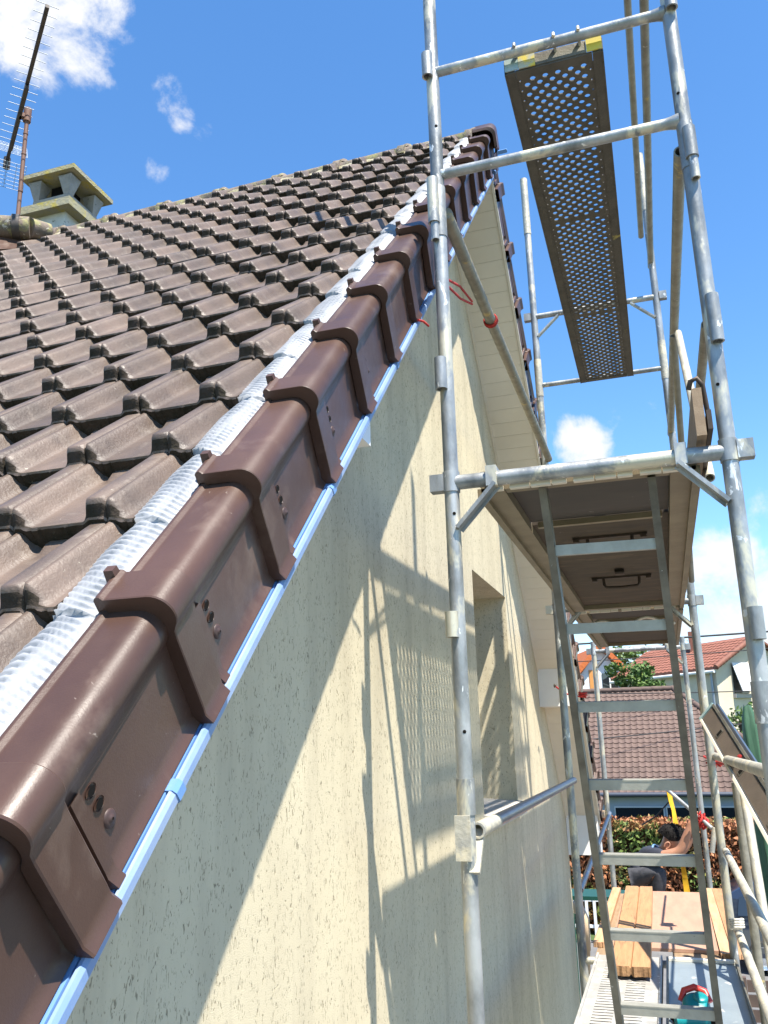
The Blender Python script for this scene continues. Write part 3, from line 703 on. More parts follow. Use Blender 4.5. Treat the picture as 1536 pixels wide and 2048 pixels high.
for i in range(3):
    y, xl, xr = FY[i], FXL[i], FXR[i]
    fr = thing('scaffold_frame', labels[i], 'scaffolding', ((xl+xr)/2, y, 0), 'scaffold frames'); frames.append(fr)
    top = (9.4, zc(3.62), zc(.80))[i]
    for sx, x in ((0, xl), (1, xr)):
        p = MB(); p.tube((x, y, .02), (x, y, top), TR_, 20, 0, hollow=.019)
        p.lathe([(.07, .005), (.07, .012), (.03, .02), (.024, .12)], (x, y, 0), (0, 0, 1), 16)
        if i == 0: holes(p, x, y, [zc(.02), zc(.62), zc(1.62), zc(1.92), zc(-.9)] if sx == 0 else [zc(1.83), zc(2.5), zc(.9)], -1.15 if sx == 0 else -1.9)
        p.build('post', [M['galv'], M['black']], fr)
    zt = zc(.716)
    # deck beam with square stubs, clamps and flat brackets
    t = MB(); t.tube((xl, y, zt), (xr, y, zt), .0238 if i == 0 else .021, 18); t.build('transom', M['galv'], fr)
    for x0, x1 in ((xl-.068, xl-.022), (xr+.022, xr+.068)):
        t = MB(); t.box((x0, y-.02, zt-.027), (x1, y+.02, zt+.029)); t.build('stub', M['galv'], fr)
    for x in (xl, xr): collar(fr, x, y, zt-.032, zt+.036, .0278)
    for x in (xl+.135, xr-.135):
        t = MB(); t.box((x-.017, y-.031, zt-.03), (x+.017, y+.031, zt+.036)); t.build('deck_clamp', M['galv'], fr)
    for xa, xb in ((xl+.018, xl+.145), (xr-.018, xr-.145)):
        t = MB(); t.bar((xa, y-.012, zt-.155), (xb, y-.012, zt-.02), .012, .042, up=(0, 1, 0)); t.bar((xa, y+.008, zt-.155), (xb, y+.008, zt-.02), .03, .006, up=(0, 1, 0)); t.build('bracket', M['galv'], fr)
    if i < 2:
        zz = zc(-1.135); t = MB(); t.tube((xl, y, zz), (xr, y, zz), .021, 16); t.build('transom', M['galv'], fr)
    if i == 0:
        for z in (zc(.758*2.3+.005), zc(2.143)):
            t = MB(); t.tube((xl+.01, y, z), (xr-.01, y, z), .0185, 16)
            t.lathe([(.0185, 0), (.021, .02), (.027, .045)], (xr-.06, y, z), (1, 0, 0), 14)
            t.build('transom', M['galv'], fr)
        # hooks of the perforated plank over the top transom belong to the plank
        for sx, zs in ((0, ((zc(2.11), zc(2.20)), (zc(1.56), zc(1.72)), (zc(1.0), zc(1.10)), (zc(.27), zc(.34)))), (1, ((zc(2.13), zc(2.2)), (zc(1.60), zc(1.70)), (zc(1.02), zc(1.16)), (zc(.22), zc(.30))))):
            x = (xl, xr)[sx]
            for a, b in zs: sleeve(fr, x-.012 if sx == 0 else x+.008, y-.030, a, b)
        for sx, z in ((0, zc(1.50)), (1, zc(1.53))):
            x = (xl, xr)[sx]; t = MB(); t.tube((x-.010 if sx == 0 else x+.010, y-.030, z), (x-.010 if sx == 0 else x+.010, y-.030, z+.10), .0145, 14, 0, hollow=.010); t.build('locking_pin', M['galv'], fr)
        collar(fr, xl, y, zc(-.19), zc(-.10), .0275); collar(fr, xl, y, zc(1.52), zc(1.70), .0265); collar(fr, xr, y, zc(1.58), zc(1.74), .0262); collar(fr, xr, y, zc(.02), zc(.12), .0275)
    if i == 1:
        zt2 = zc(2.60); t = MB(); t.tube((xl, y, zt2), (xr, y, zt2), .020, 16); t.build('transom', M['galv'], fr)
        zt3 = zc(2.125); t = MB(); t.tube((xl, y, zt3), (xr, y, zt3), .0165, 16); t.build('transom', M['galv'], fr)
        for x0, x1 in ((xl-.07, xl-.022), (xr+.022, xr+.07)):
            t = MB(); t.box((x0, y-.02, zt2-.027), (x1, y+.02, zt2+.029)); t.build('stub', M['galv'], fr)
        for xa, xb in ((xl+.018, xl+.17), (xr-.018, xr-.17)):
            t = MB(); t.bar((xa, y-.006, zt2-.16), (xb, y-.006, zt2-.02), .010, .036, up=(0, 1, 0)); t.build('bracket', M['galv'], fr)
        for x in (xl, xr):
            collar(fr, x, y, zc(3.2), zc(3.62), .0265, 'galv_cream'); collar(fr, x, y, zc(2.05), zc(2.30), .0262, 'galv_cream')

# ------------------------------------------------------------------ rails and braces
def rail(a, b, label, m='galv_old', r=.0205, cat='guard rail', group=None, name='guard_rail', ends=True):
    t = MB(); a, b = Vector(a), Vector(b); t.tube(a, b, r, 18, 0, hollow=r*.75); return tag(t.build(name, M[m], recalc=False), label, cat, group)
yo = .03
ribbed = MB(); A = C(-.505, 2.33, 1.625); B = C(-.515, 4.985, 1.636)
nseg = 150; pts = [A.lerp(B, k/nseg) for k in range(nseg+1)]
ribbed.path(pts, .023, 16, 0, radii=[.0238+.0007*math.sin(k*2.1)+.0004*mnoise.noise(Vector((k*.4, 0, 0))) for k in range(nseg+1)])
tag(ribbed.build('guard_rail', M['galv_old']), 'ribbed brown-grey rail on the wall side with a red rope loop round it', 'guard rail')
lower = C(-.50, 2.33, -.232); lower2 = C(-.515, 4.97, -.232)
wr = thing('guard_rail', 'dark blue-grey rail with a pale end sleeve below the window sill', 'guard rail', lower)
t = MB(); t.tube(lower+(lower2-lower)*.10, lower2, .0205, 18); t.build('tube', M['dark_tube'], wr)
t = MB(); t.tube(lower, lower+(lower2-lower)*.10, .0235, 18, 0, hollow=.017); t.build('end_sleeve', M['galv_cream'], wr)
t = MB(); t.box((FXL[0]-.03, FY[0]-.034, zc(-.30)), (FXL[0]+.015, FY[0]-.022, zc(-.19))); t.bar((FXL[0]+.02, FY[0]-.02, zc(-.33)), lower+Vector((0, .03, 0)), .03, .012); t.build('hook', M['galv_cream'], wr)
rail((FXL[1]+.01, FY[1]+.03, zc(-.80)), (FXL[2]+.02, FY[2]-.03, zc(-.62)), 'short dark rail between the middle and farthest frames on the wall side', 'dark_tube', .018)
xr_ = 1.236
rail((xr_, FY[0]+.02, zc(1.66)), (xr_-.012, FY[1]+.05, zc(1.72)), 'yellow-stained brown rail on the open side at waist height above the upper deck', 'galv_old')
rail((xr_, FY[0]+.02, zc(2.80)), (xr_-.012, FY[1]+.06, zc(2.84)), 'brown rail high on the open side, lower of the two beside the perforated plank', 'galv_old')
rail((xr_-.045, FY[0]+.02, zc(3.34)), (xr_-.055, FY[1]-.02, zc(3.02)), 'brown rail high on the open side, topmost beside the perforated plank', 'galv_old', .019)
rail((xr_+.01, FY[0]+.03, zc(1.10)), (xr_, FY[1]-.02, zc(1.07)), 'knee-high brown rail on the open side just above the toe board', 'galv_old', .016)
bt_ = C(.215, 3.49, 1.63)
rail(bt_, C(.20, 2.62, .74), 'cream diagonal brace leaning on the toe board from the yellow-stained rail', 'galv_cream', .017, 'brace', name='diagonal_brace')
rail(bt_+Vector((-.02, .02, 0)), C(.20, 4.6, .76), 'dull brown diagonal brace sloping away from the yellow-stained rail', 'galv_old', .016, 'brace', name='diagonal_brace')
rail((1.272, FY[0]+.03, zc(-.10)), (1.262, FY[1]+.25, zc(-.12)), 'thick pale rail on the open side tied with red rope to the middle frame', 'galv_cream', .0215)
rail((1.262, FY[0]+.03, zc(-.60)), (1.252, FY[1]-.04, zc(-.585)), 'banded cream knee rail on the open side of the lower deck', 'galv_cream', .0195)
rail((1.285, FY[0]+.03, zc(-1.0)), (1.262, FY[1]-.03, zc(-.945)), 'banded cream rail lowest on the open side, along the steel deck', 'galv_cream', .0215)
# outrigger post and its slanting brace
oy = 5.35; ox = 1+.063*oy
pp = MB(); pp.tube((ox, oy, .02), (ox, oy, 4.9-.050*oy), .0235, 18, 0, hollow=.018); pp.lathe([(.07, .005), (.07, .012), (.03, .02), (.024, .12)], (ox, oy, 0), (0, 0, 1), 14)
tag(pp.build('outrigger_post', M['galv_old']), 'dull upright tube standing just outside the pale rail with red rope', 'post')
q0, q1 = PY(1486, 1575, 5.25), PY(1536, 1880, 4.9)
rail(q0, q0+(q1-q0)*2.6, 'cream slanting brace running down outside the outrigger post', 'galv_cream', .0235, 'brace', name='diagonal_brace')
# second middle standards seen between the near and far frames
rail((1.232, FY[1]+.07, zc(.86)), (1.226, FY[1]+.07, zc(.02)), 'short dark upright tube clamped behind the middle frame on the open side', 'galv_old', .021, 'post', name='standard')
q0, q1 = PX(1385, 1205, 1.20), PX(1400, 1410, 1.22)

# ------------------------------------------------------------------ decks
def deck_under(name, y0, y1, label, handles):
    z0, z1 = zc(.690), zc(.690)+.07
    x0, x1 = .505, 1.165
    d = thing(name, label, 'scaffold deck', ((x0+x1)/2, (y0+y1)/2, z0))
    for a, b in ((x0, x0+.075), (x1-.075, x1)):
        f = MB(); f.box((a, y0, z0), (b, y1, z1)); lip = a if a == x0 else b
        f.box((lip-.012, y0, z0-.018), (lip+.012, y1, z0+.012)); f.box((lip-.004 if a == x0 else lip-.022, y0, z0+.02), (lip+.022 if a == x0 else lip+.004, y1, z0+.05))
        f.build('side_beam', M['deck_frame'], d)
    for a, b in ((y0, y0+.05), (y1-.05, y1)):
        f = MB(); f.box((x0+.076, a, z0+.004), (x1-.076, b, z1-.004)); f.build('end_beam', M['deck_frame'], d)
    ym = y0+.60
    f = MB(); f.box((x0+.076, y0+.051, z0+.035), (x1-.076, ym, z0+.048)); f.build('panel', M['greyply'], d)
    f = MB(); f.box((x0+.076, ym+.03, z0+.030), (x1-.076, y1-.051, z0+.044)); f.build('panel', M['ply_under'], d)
    f = MB(); f.box((x0+.10, ym+.002, z0+.012), (x1-.10, ym+.028, z0+.034)); f.build('hinge_strip', M['deck_frame'], d)
    for k in range(handles):
        yh = ym+.33+k*.98; hx = (x0+x1)/2+.02
        h = MB(); h.box((hx-.15, yh-.012, z0+.020), (hx+.15, yh+.012, z0+.029))
        h.path([(hx-.09, yh, z0+.024), (hx-.088, yh-.004, z0-.012), (hx-.078, yh-.006, z0-.026), (hx, yh-.008, z0-.030), (hx+.078, yh-.006, z0-.026), (hx+.088, yh-.004, z0-.012), (hx+.09, yh, z0+.024)], .0075, 8)
        for sx in (-.135, .135): h.box((hx+sx-.012, yh-.02, z0+.008), (hx+sx+.012, yh+.02, z0+.020))
        h.build('handle', M['handle'], d)
    if handles:
        h = MB(); yh = ym+1.15; hx = (x0+x1)/2+.02; h.box((hx-.022, yh-.05, z0+.010), (hx+.022, yh+.03, z0+.028)); h.tube((hx-.02, yh-.055, z0+.012), (hx+.02, yh-.055, z0+.012), .010, 8); h.build('catch', M['handle'], d)
    f = MB(); nn_ = 9
    for k in range(nn_):
        xa = x0+.03+k*(x1-x0-.06)/nn_; xb = xa+(x1-x0-.06)/nn_-(.004 if k % 3 else .022)
        f.box((xa, y0-.026, z0-.004+.001*(k % 2)), (xb, y0-.004, z0+.012))
    f.build('front_lip', M['pvc'], d)
    return d
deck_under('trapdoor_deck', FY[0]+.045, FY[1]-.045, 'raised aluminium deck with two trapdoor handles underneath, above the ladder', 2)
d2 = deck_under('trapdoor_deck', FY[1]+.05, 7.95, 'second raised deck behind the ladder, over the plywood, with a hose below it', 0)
hz = zc(.690)-.012
hp = MB(); hp.path([(.60+i*.035, FY[1]+.45+.05*math.sin(i*.5), hz-.012+.022*math.sin(i*.75+.4)) for i in range(16)], .011, 8)
tag(hp.build('hose', M['pvc']), 'wavy pale hose slung under the second raised deck', 'hose')
# toe board on the upper deck
tb = thing('toe_board', 'brown timber toe board standing along the open side of the upper deck', 'toe board', (1.20, 4, zc(.76)))
t = MB(); t.box((1.172, FY[0]-.06, zc(.752)), (1.200, FY[1]-.1, zc(.885))); t.build('board', M['toe'], tb)
t = MB(); t.path([(1.165, FY[0]-.05, zc(.885)), (1.172, FY[0]-.06, zc(.905)), (1.19, FY[0]-.06, zc(.912)), (1.205, FY[0]-.05, zc(.895)), (1.214, FY[0]-.02, zc(.80))], .008, 8); t.bar((1.214, FY[0]-.04, zc(.80)), (1.214, FY[0]+.5, zc(.80)), .014, .06); t.build('clip', M['handle'], tb)

# perforated steel plank
plk = thing('perforated_plank', 'long dark perforated steel plank with yellow-marked end high between the frames', 'scaffold plank', (.855, 4.1, zc(2.10)))
x0, x1, y0, y1, zp = .682, 1.028, FY[0]+.035, FY[1]-.03, zc(2.095)
pw = .035; xs0, xs1 = x0+pw, x1-pw
nc = 12; cw = (xs1-xs0)/nc; nr = int((y1-y0-.08)/.0262); chh = (y1-y0-.08)/nr
pm = MB(); n8 = 10
for j in range(nr):
    brk = j % 37 == 36
    for i in range(nc):
        cx, cy = xs0+(i+.5)*cw, y0+.04+(j+.5)*chh
        a, b = cw/2, chh/2
        if (i+j) % 2 or brk:
            pm.add([(cx-a, cy-b, zp), (cx-a, cy+b, zp), (cx+a, cy+b, zp), (cx+a, cy-b, zp)], [(0, 1, 2, 3)])
        else:
            r_ = .0108 if 0 < i < nc-1 else .004
            ring = [(cx+r_*math.cos(2*math.pi*k/8+.3927), cy+r_*math.sin(2*math.pi*k/8+.3927)) for k in range(8)]
            sq = [(cx+a, cy), (cx+a, cy+b), (cx, cy+b), (cx-a, cy+b), (cx-a, cy), (cx-a, cy-b), (cx, cy-b), (cx+a, cy-b)]
            vv = [(px, py, zp) for px, py in sq]+[(px, py, zp) for px, py in ring]+[(cx+(px-cx)*1.0, cy+(py-cy)*1.0, zp+.005) for px, py in ring]
            rg = [8+((k-0) % 8) for k in range(8)]
            pm.add(vv, [(k, 8+(k-0) % 8 if False else 8+((k+7) % 8), 8+k, ) for k in range(8)] + [(k, 8+k, (k+1) % 8) for k in range(8)] + [(8+k, 16+k, 16+(k+1) % 8, 8+(k+1) % 8) for k in range(8)])
pm.build('perforated_sheet', M['plank_steel'], plk)
for a, b in ((x0, xs0), (xs1, x1)):
    t = MB(); t.box((a, y0, zp-.004), (b, y1, zp+.006)); s_ = a if a == x0 else b
    t.box((s_-.003, y0, zp-.006), (s_+.003, y1, zp+.055)); t.build('side_flange', M['plank_steel'], plk)
for y in (y0, y1-.04):
    t = MB(); t.box((xs0+.001, y, zp-.003), (xs1-.001, y+.04, zp+.005)); t.build('end_plate', M['plank_steel'], plk)
t = MB(); t.box((x0+.05, y0-.004, zp+.004), (x1-.055, y0+.004, zp+.055)); t.build('end_web', M['alu'], plk)
for a, b, mm in ((x0, x0+.049, 'teal_old'), (x0+.05, x0+.11, 'yellow'), (x1-.054, x1, 'yellow')):
    t = MB(); t.box((a, y0-.009, zp+.002), (b, y0-.0045, zp+.058)); t.build('end_marking', M[mm], plk)
for x in (x0+.045, x0+.185, x1-.075):
    for y, zz in ((FY[0], zc(2.143)), ):
        t = MB(); t.path([(x, y0+.01, zz-.03), (x, y+.024, zz+.005), (x, y+.012, zz+.024), (x, y-.006, zz+.026), (x, y-.022, zz+.016), (x, y-.026, zz+.0)], .0062, 8); t.build('hook', M['galv'], plk)

# lower steel decks
zl = zc(-1.10)
sd = thing('slotted_deck', 'paint-splashed slotted steel deck along the wall under the ladder', 'scaffold deck', (.67, 4, zl-.05))
x0, x1, y0, y1 = .485, .838, FY[0]+.06, FY[1]-.02
xa, xb, xc_, xd = x0+.055, x0+.148, x0+.185, x0+.278
t = MB(); pit = .0435; n_ = int((y1-y0-.30)/pit)
def sh(ax, ay, bx, by, z=zl, mi=0): t.add([(ax, ay, z), (bx, ay, z), (bx, by, z), (ax, by, z)], [(0, 1, 2, 3)], mi)
sh(x0, y0, xa, y1); sh(xb, y0, xc_, y1); sh(xd, y0, x1, y1)
for (ax, bx) in ((xa, xb), (xc_, xd)):
    sh(ax, y0, bx, y0+.15); sh(ax, y0+.15+n_*pit, bx, y1)
    for k in range(n_):
        ya = y0+.15+k*pit
        t.add([(ax, ya, zl), (bx, ya, zl), (bx, ya+.024, zl+.0025), (ax, ya+.024, zl+.0025), (bx, ya+.024, zl-.004), (ax, ya+.024, zl-.004)], [(0, 1, 2, 3), (3, 2, 4, 5)], 0)
t.build('slotted_sheet', M['deck_white'], sd)
t = MB(); t.box((x0+.02, y0+.02, zl-.05), (x1-.02, y1-.02, zl-.035)); t.build('slot_dark_sheet', M['black'], sd)  # black sheet gives the slots their shade by colour
for a in (x0, x1):
    t = MB(); t.box((a-.006, y0, zl-.055), (a+.006, y1, zl+.012)); t.build('edge_flange', M['deck_white'], sd)
fd = thing('flat_deck', 'flat blue-grey steel deck with paint splashes under the power tool', 'scaffold deck', (1.05, 4, zl-.05))
x0, x1 = .872, 1.236
t = MB(); t.box((x0, y0, zl-.02), (x1, y1-.02, zl-.001)); t.build('sheet', M['deck_blue'], fd)
for a in (x0, x1):
    t = MB(); t.box((a-.006, y0, zl-.06), (a+.006, y1-.02, zl+.012)); t.build('edge_flange', M['alu'], fd)
t = MB(); t.box((x0+.007, y1-.075, zl), (x1-.007, y1-.03, zl+.014)); t.build('end_plate', M['pvc'], fd)

# boards and plywood on the far bay
zw = zl+.022
ya, yb = PZ(1330, 1890, zw).y, PZ(1330, 1782, zw).y
by0, by1 = 5.72, min(yb, FY[2]-.25)
for k, (a, b) in enumerate(((.47, .75), (.90, 1.18))):
    t = MB(); t.box((a, FY[1]-.03, zl-.045), (b, by1-.03, zl-.001)); tag(t.build('support_board', M['toe']), ['worn support board under the plywood on its wall edge', 'worn support board under the plywood on its open edge'][k], 'board')
t = MB(); t.box((.545, by0, zl+.001), (1.155, by1, zl+.019)); tag(t.build('plywood_sheet', M['ply']), 'pinkish plywood sheet with debris lying across the far deck', 'plywood')
def plank(x0, x1, y0, y1, z0, th, label, m='wood', endm='wood_end', split=False, yaw=0.0, name='timber_plank'):
    rr = random.Random(int(x0*1000)); n_ = 25; mb = MB()
    def ringat(y, jag):
        out = []
        for i in range(n_):
            t_ = i/(n_-1); out.append((x0+(x1-x0)*t_+yaw*(y-y0), y+(.010*mnoise.noise(Vector((t_*9, y, x0)))+rr.uniform(-.002, .002) if jag else 0), z0+th-(.010 if split and i == 12 else 0)))
        return out
    tA, tB = ringat(y0, True), ringat(y1, True)
    bA = [(p[0], p[1]+rr.uniform(-.004, .004), z0+(.012 if split and i == 12 else 0)) for i, p in enumerate(tA)]; bB = [(p[0], p[1], z0) for p in tB]
    mb.add(tA+tB, [(i, i+1, n_+i+1, n_+i) for i in range(n_-1)]); mb.add(bA+bB, [(n_+i, n_+i+1, i+1, i) for i in range(n_-1)])
    mb.add(tA+bA, [(n_+i, n_+i+1, i+1, i) for i in range(n_-1)], 1); mb.add(tB+bB, [(i, i+1, n_+i+1, n_+i) for i in range(n_-1)], 1)
    mb.add([tA[0], tB[0], bB[0], bA[0]], [(0, 1, 2, 3)][::-1]); mb.add([tA[-1], tB[-1], bB[-1], bA[-1]], [(0, 3, 2, 1)][::-1])
    return tag(mb.build(name, [M[m], M[endm]]), label, 'plank')
N0 = PZ(1221, 1932, zl+.065); N1 = PZ(1301, 1932, zl+.065); FE = PZ(1240, 1768, zl+.08).y
plank(N0.x, N1.x, N0.y, min(FE, 7.95), zl+.020, .048, 'thick sawn plank with a split end resting on the plywood and slotted deck', split=True, yaw=-.012)
q = PZ(1228, 1785, zl+.03)
plank(.445, .508, 5.75, 7.75, zl+.001, .03, 'narrow pale batten along the wall edge of the plywood', 'wood_red', 'wood_red', name='timber_batten')
plank(1.162, 1.222, 5.62, 7.85, zl+.001, .026, 'narrow board next to the plywood on the open side', 'wood_red', 'wood_red', yaw=-.004)
plank(1.228, 1.31, 5.62, 7.85, zl+.001, .026, 'outermost orange board on the open side of the far deck', 'wood', 'wood_red', yaw=-.006)

# ------------------------------------------------------------------ access ladder
ld = thing('access_ladder', 'slim aluminium ladder rising from the lower deck to the trapdoor deck', 'ladder', C(-.10, 3.2, -1.1))
Lt, Lb = C(-.269, 2.38, .702), C(-.2335, 3.225, -1.095); Rt, Rb = C(.031, 2.38, .697), C(.0665, 3.225, -1.095)
for a, b in ((Lt, Lb), (Rt, Rb)):
    t = MB(); d = (b-a).normalized(); t.bar(a, b, .024, .058, up=d.cross(Vector((1, 0, 0)))); 
    t.build('stile', M['alu'], ld)
for v in (1095, 1254, 1412, 1569, 1719, 1872, 2022):
    # where this image row crosses the ladder plane
    lo, hi = 0., 1.
    for _ in range(40):
        m__ = (lo+hi)/2; pm_ = (Lt.lerp(Lb, m__)+Rt.lerp(Rb, m__))/2
        if proj(pm_)[1] < v: lo = m__
        else: hi = m__
    a, b = Lt.lerp(Lb, lo), Rt.lerp(Rb, lo)
    t = MB(); t.bar(a+Vector((.012, 0, 0)), b-Vector((.012, 0, 0)), .030, .034, up=(0, -.10, 1))
    t.bar(a+Vector((.0122, -.0162, .013)), b+Vector((-.0122, -.0162, .013)), .003, .004, up=(0, -.1, 1)); t.build('rung', M['alu_rung'], ld)

# ------------------------------------------------------------------ leaning ladder on the open side
al = thing('extension_ladder', 'brown-grey ladder beam with square rung ends leaning outside the pale rail', 'ladder', PY(1536, 1700, 4.0))
T0, T1 = PY(1418, 1428, 5.2), PY(1560, 1665, 3.7)
dl = (T1-T0).normalized(); T2 = T0+dl*3.2
sdv = dl.cross(Vector((.25, 1, 0)).normalized()).normalized()
nv = sdv.cross(dl).normalized()
def lbar(a, b, off, w_, th, mm, name):
    t = MB(); q = []
    for p in (a, b):
        for s1, s2 in ((-1, -1), (1, -1), (1, 1), (-1, 1)): q.append(p+sdv*(off+s1*w_/2)+nv*s2*th/2)
    t.add(q, [(0, 1, 2, 3), (7, 6, 5, 4), (0, 4, 5, 1), (1, 5, 6, 2), (2, 6, 7, 3), (3, 7, 4, 0)]); return t.build(name, M[mm], al, recalc=True)
lbar(T0, T2, 0, .080, .022, 'beam', 'stile'); lbar(T0, T2, .056, .014, .034, 'alu', 'stile_flange'); lbar(T0, T2, -.053, .012, .034, 'pvc', 'stile_flange'); lbar(T0+dl*.02, T2, .072, .012, .02, 'gutter', 'stile_flange')
lbar(T0-dl*.035, T0+dl*.0, 0, .115, .036, 'teal_old', 'end_cap')
facing = nv if nv.dot(CAM-T0) > 0 else -nv
for dd in (.38, .93, 1.5):
    p = T0+dl*dd; t = MB(); e1, e2 = (dl+sdv).normalized(), (dl-sdv).normalized()
    e1, e2 = dl, sdv
    for rr_, mi, o_ in ((.024, 0, .014), (.0175, 1, .0152)):
        t.add([p+e1*rr_*sx+e2*rr_*sy+facing*o_ for sx, sy in ((-1, -1), (1, -1), (1, 1), (-1, 1))]+[p+e1*rr_*sx+e2*rr_*sy+facing*.009 for sx, sy in ((-1, -1), (1, -1), (1, 1), (-1, 1))], [(0, 1, 2, 3), (0, 4, 5, 1), (1, 5, 6, 2), (2, 6, 7, 3), (3, 7, 4, 0)], mi)
    t.build('rung_end', [M['alu'], M['black']], al)

# ------------------------------------------------------------------ ropes
def rope(pts, r, label, m='rope_red', cat='rope', extra=None):
    if not extra:
        t = MB(); t.path(pts, r, 7); return tag(t.build('rope', M[m]), label, cat)
    o = thing('rope', label, cat, Vector(pts[0]))
    t = MB(); t.path(pts, r, 7); t.build('loop', M[m], o)
    for e_ in extra: t = MB(); t.path(e_, r, 7); t.build('strand', M[m], o)
    return o
def ring(c, ax, r, turns=1.0, n=14, pitch=.0):
    c = Vector(c); d = Vector(ax).normalized(); x = d.orthogonal().normalized(); y = d.cross(x); N_ = int(n*turns)
    return [c+x*r*math.cos(2*math.pi*k/n)+y*r*math.sin(2*math.pi*k/n)+d*pitch*k/n for k in range(N_+1)]
ra = A.lerp(B, .285); rax = (B-A).normalized()
lp = Vector((FXL[0], FY[0], zc(1.38)))
k1 = PX(893, 558, .43); k2 = PX(893, 570, .43); kk = PX(944, 603, .42)
rope(ring(ra, rax, .029, 3.2, 14, .009), .0045, 'red rope loop tying the ribbed rail to the near frame', extra=[[k1, k1.lerp(kk, .5)+Vector((0, 0, .02)), kk], [k2, k2.lerp(kk, .5)-Vector((0, 0, .02)), kk+Vector((0, 0, -.012))]])
e0, e1 = PX(836, 640, .352), PX(857, 652, .37)
rope([e0, e0.lerp(e1, .5)+Vector((0, 0, .006)), e1], .0042, 'short red rope end poking out below a verge tile')
h0, h1 = PY(1110, 1372, 7.02), Vector((FXL[2], FY[2]-.03, zc(.30)))
h1 = PX(1166, 1394, FXL[2]-.02)
rp = rope([h0, h0.lerp(h1, .35)-Vector((0, 0, .03)), h0.lerp(h1, .7)-Vector((0, 0, .015)), h1], .007, 'red rope from an eye bolt in the white boxed purlin end', extra=[ring(h1, (0, 0, 1), .032, 2.4, 12, .016)])
eb = MB(); eb.tube(h0+Vector((0, .02, 0)), h0-Vector((0, .02, 0)), .010, 10); eb.path(ring(h0-Vector((0, .03, 0)), (1, 0, 0), .013, 1.0, 10), .004, 6); tag(eb.build('eye_bolt', M['handle']), 'dark eye bolt screwed into the white boxed purlin end', 'bolt')
kc = PX(1427, 1520, 1.265)
rng = random.Random(5)
def knot(c, R_, n, seed):
    r2 = random.Random(seed); P_ = [Vector(c)]
    out = []
    for k in range(n): out.append(Vector(c)+Vector((r2.uniform(-1, 1), r2.uniform(-.6, .6), r2.uniform(-1, 1)))*R_)
    return out
rope(ring(kc, (0, 1, .05), .031, 5.3, 12, .016), .0085, 'bright red rope knotted round the pale rail and middle frame', extra=[knot(kc, .045, 18, 2), [kc, kc+Vector((-.03, -.02, .01)), PX(1408, 1513, 1.25)], [kc+Vector((.02, -.03, -.01)), PX(1455, 1530, 1.30), PX(1480, 1512, 1.31)]])
kc2 = PY(1397, 1638, 8.45)
rope(knot(kc2, .062, 30, 4), .011, 'bunched bright red rope at the worker hand on a galvanised tube', extra=[ring(kc2, (.6, .2, -.5), .045, 3, 12, .03)])
kc3 = Vector((1.255, FY[1]-.02, zc(-.93)))
kc3 = PX(1475, 1858, 1.25)
rope(ring(kc3, (0, .2, 1), .034, 4, 12, .012), .007, 'white rope wrapped round the middle frame at the lowest rail', 'rope_white', extra=[[kc3+Vector((-.03, 0, 0)), PX(1462, 1858, 1.23)]])
# galvanised tube the worker is tying, hook and strap
q0, q1 = PY(1332, 1577, 8.7), PY(1430, 1662, 8.35)
rail(q0, q1, 'bright galvanised tube slanting down to the bunched red rope', 'galv', .017, 'tube', name='slanting_tube')
q1b = PY(1424, 1705, 8.35)
rail(q1+Vector((0, 0, .03)), q1b, 'short pale stub tube hanging from the slanting tube end', 'galv_cream', .022, 'tube', name='stub_tube')
st = MB(); S = [(1336, 1572), (1341, 1600), (1347, 1620), (1351, 1645), (1356, 1668), (1360, 1690), (1364, 1720), (1369, 1750), (1375, 1790), (1378, 1830)]
pl_ = [PY(u, v, 8.72) for u, v in S]; prev = []
for i, p in enumerate(pl_):
    a_ = .9*math.sin(i*.8); prev += [p-Vector((math.cos(a_), math.sin(a_), 0))*.026, p+Vector((math.cos(a_), math.sin(a_), 0))*.026]
th_ = Vector((0, .006, 0)); n_ = len(pl_)
st.add(prev+[p+th_ for p in prev], [(2*i, 2*i+1, 2*i+3, 2*i+2) for i in range(n_-1)]+[(2*n_+2*i+2, 2*n_+2*i+3, 2*n_+2*i+1, 2*n_+2*i) for i in range(n_-1)], 0, True)
tag(st.build('lifting_strap', M['strap']), 'twisted yellow lifting strap hanging behind the worker', 'strap')
cb = MB(); c0, c1_ = PY(1341, 1600, 8.8), PY(1284, 1650, 9.2); cb.path([c0, c0.lerp(c1_, .5)-Vector((0, 0, .03)), c1_], .007, 6); tag(cb.build('tie_cable', M['cable']), 'thin dark cable running from the yellow strap towards the hedge', 'cable')

# ------------------------------------------------------------------ power tool on the flat deck
tc_ = PZ(1392, 2012, zl+.05)
sw = thing('circular_saw', 'teal and red power saw lying on the flat blue-grey deck', 'power saw', (tc_.x, tc_.y, zl))
cx, cy = tc_.x, tc_.y
t = MB(); t.lathe([(.001, .026), (.038, .026), (.052, .019), (.058, .005), (.058, -.014), (.045, -.02), (.001, -.02)], (cx, cy, zl+.052), (.1, -.55, .85), 26); t.build('blade_guard', M['teal'], sw)
t = MB(); t.lathe([(.001, .034), (.026, .034), (.034, .028), (.036, -.02)], (cx+.02, cy+.02, zl+.060), (.1, -.4, .9), 18); t.build('motor', M['teal'], sw)
t = MB(); t.path([(cx-.062, cy+.03, zl+.060), (cx-.045, cy+.05, zl+.098), (cx, cy+.06, zl+.112), (cx+.045, cy+.05, zl+.098), (cx+.062, cy+.03, zl+.060)], .015, 12); t.build('handle', M['redplastic'], sw)
t = MB(); t.lathe([(.001, .002), (.066, .002), (.066, -.002), (.001, -.002)], (cx, cy, zl+.030), (.1, -.55, .85), 28); t.build('blade', M['steelblade'], sw)
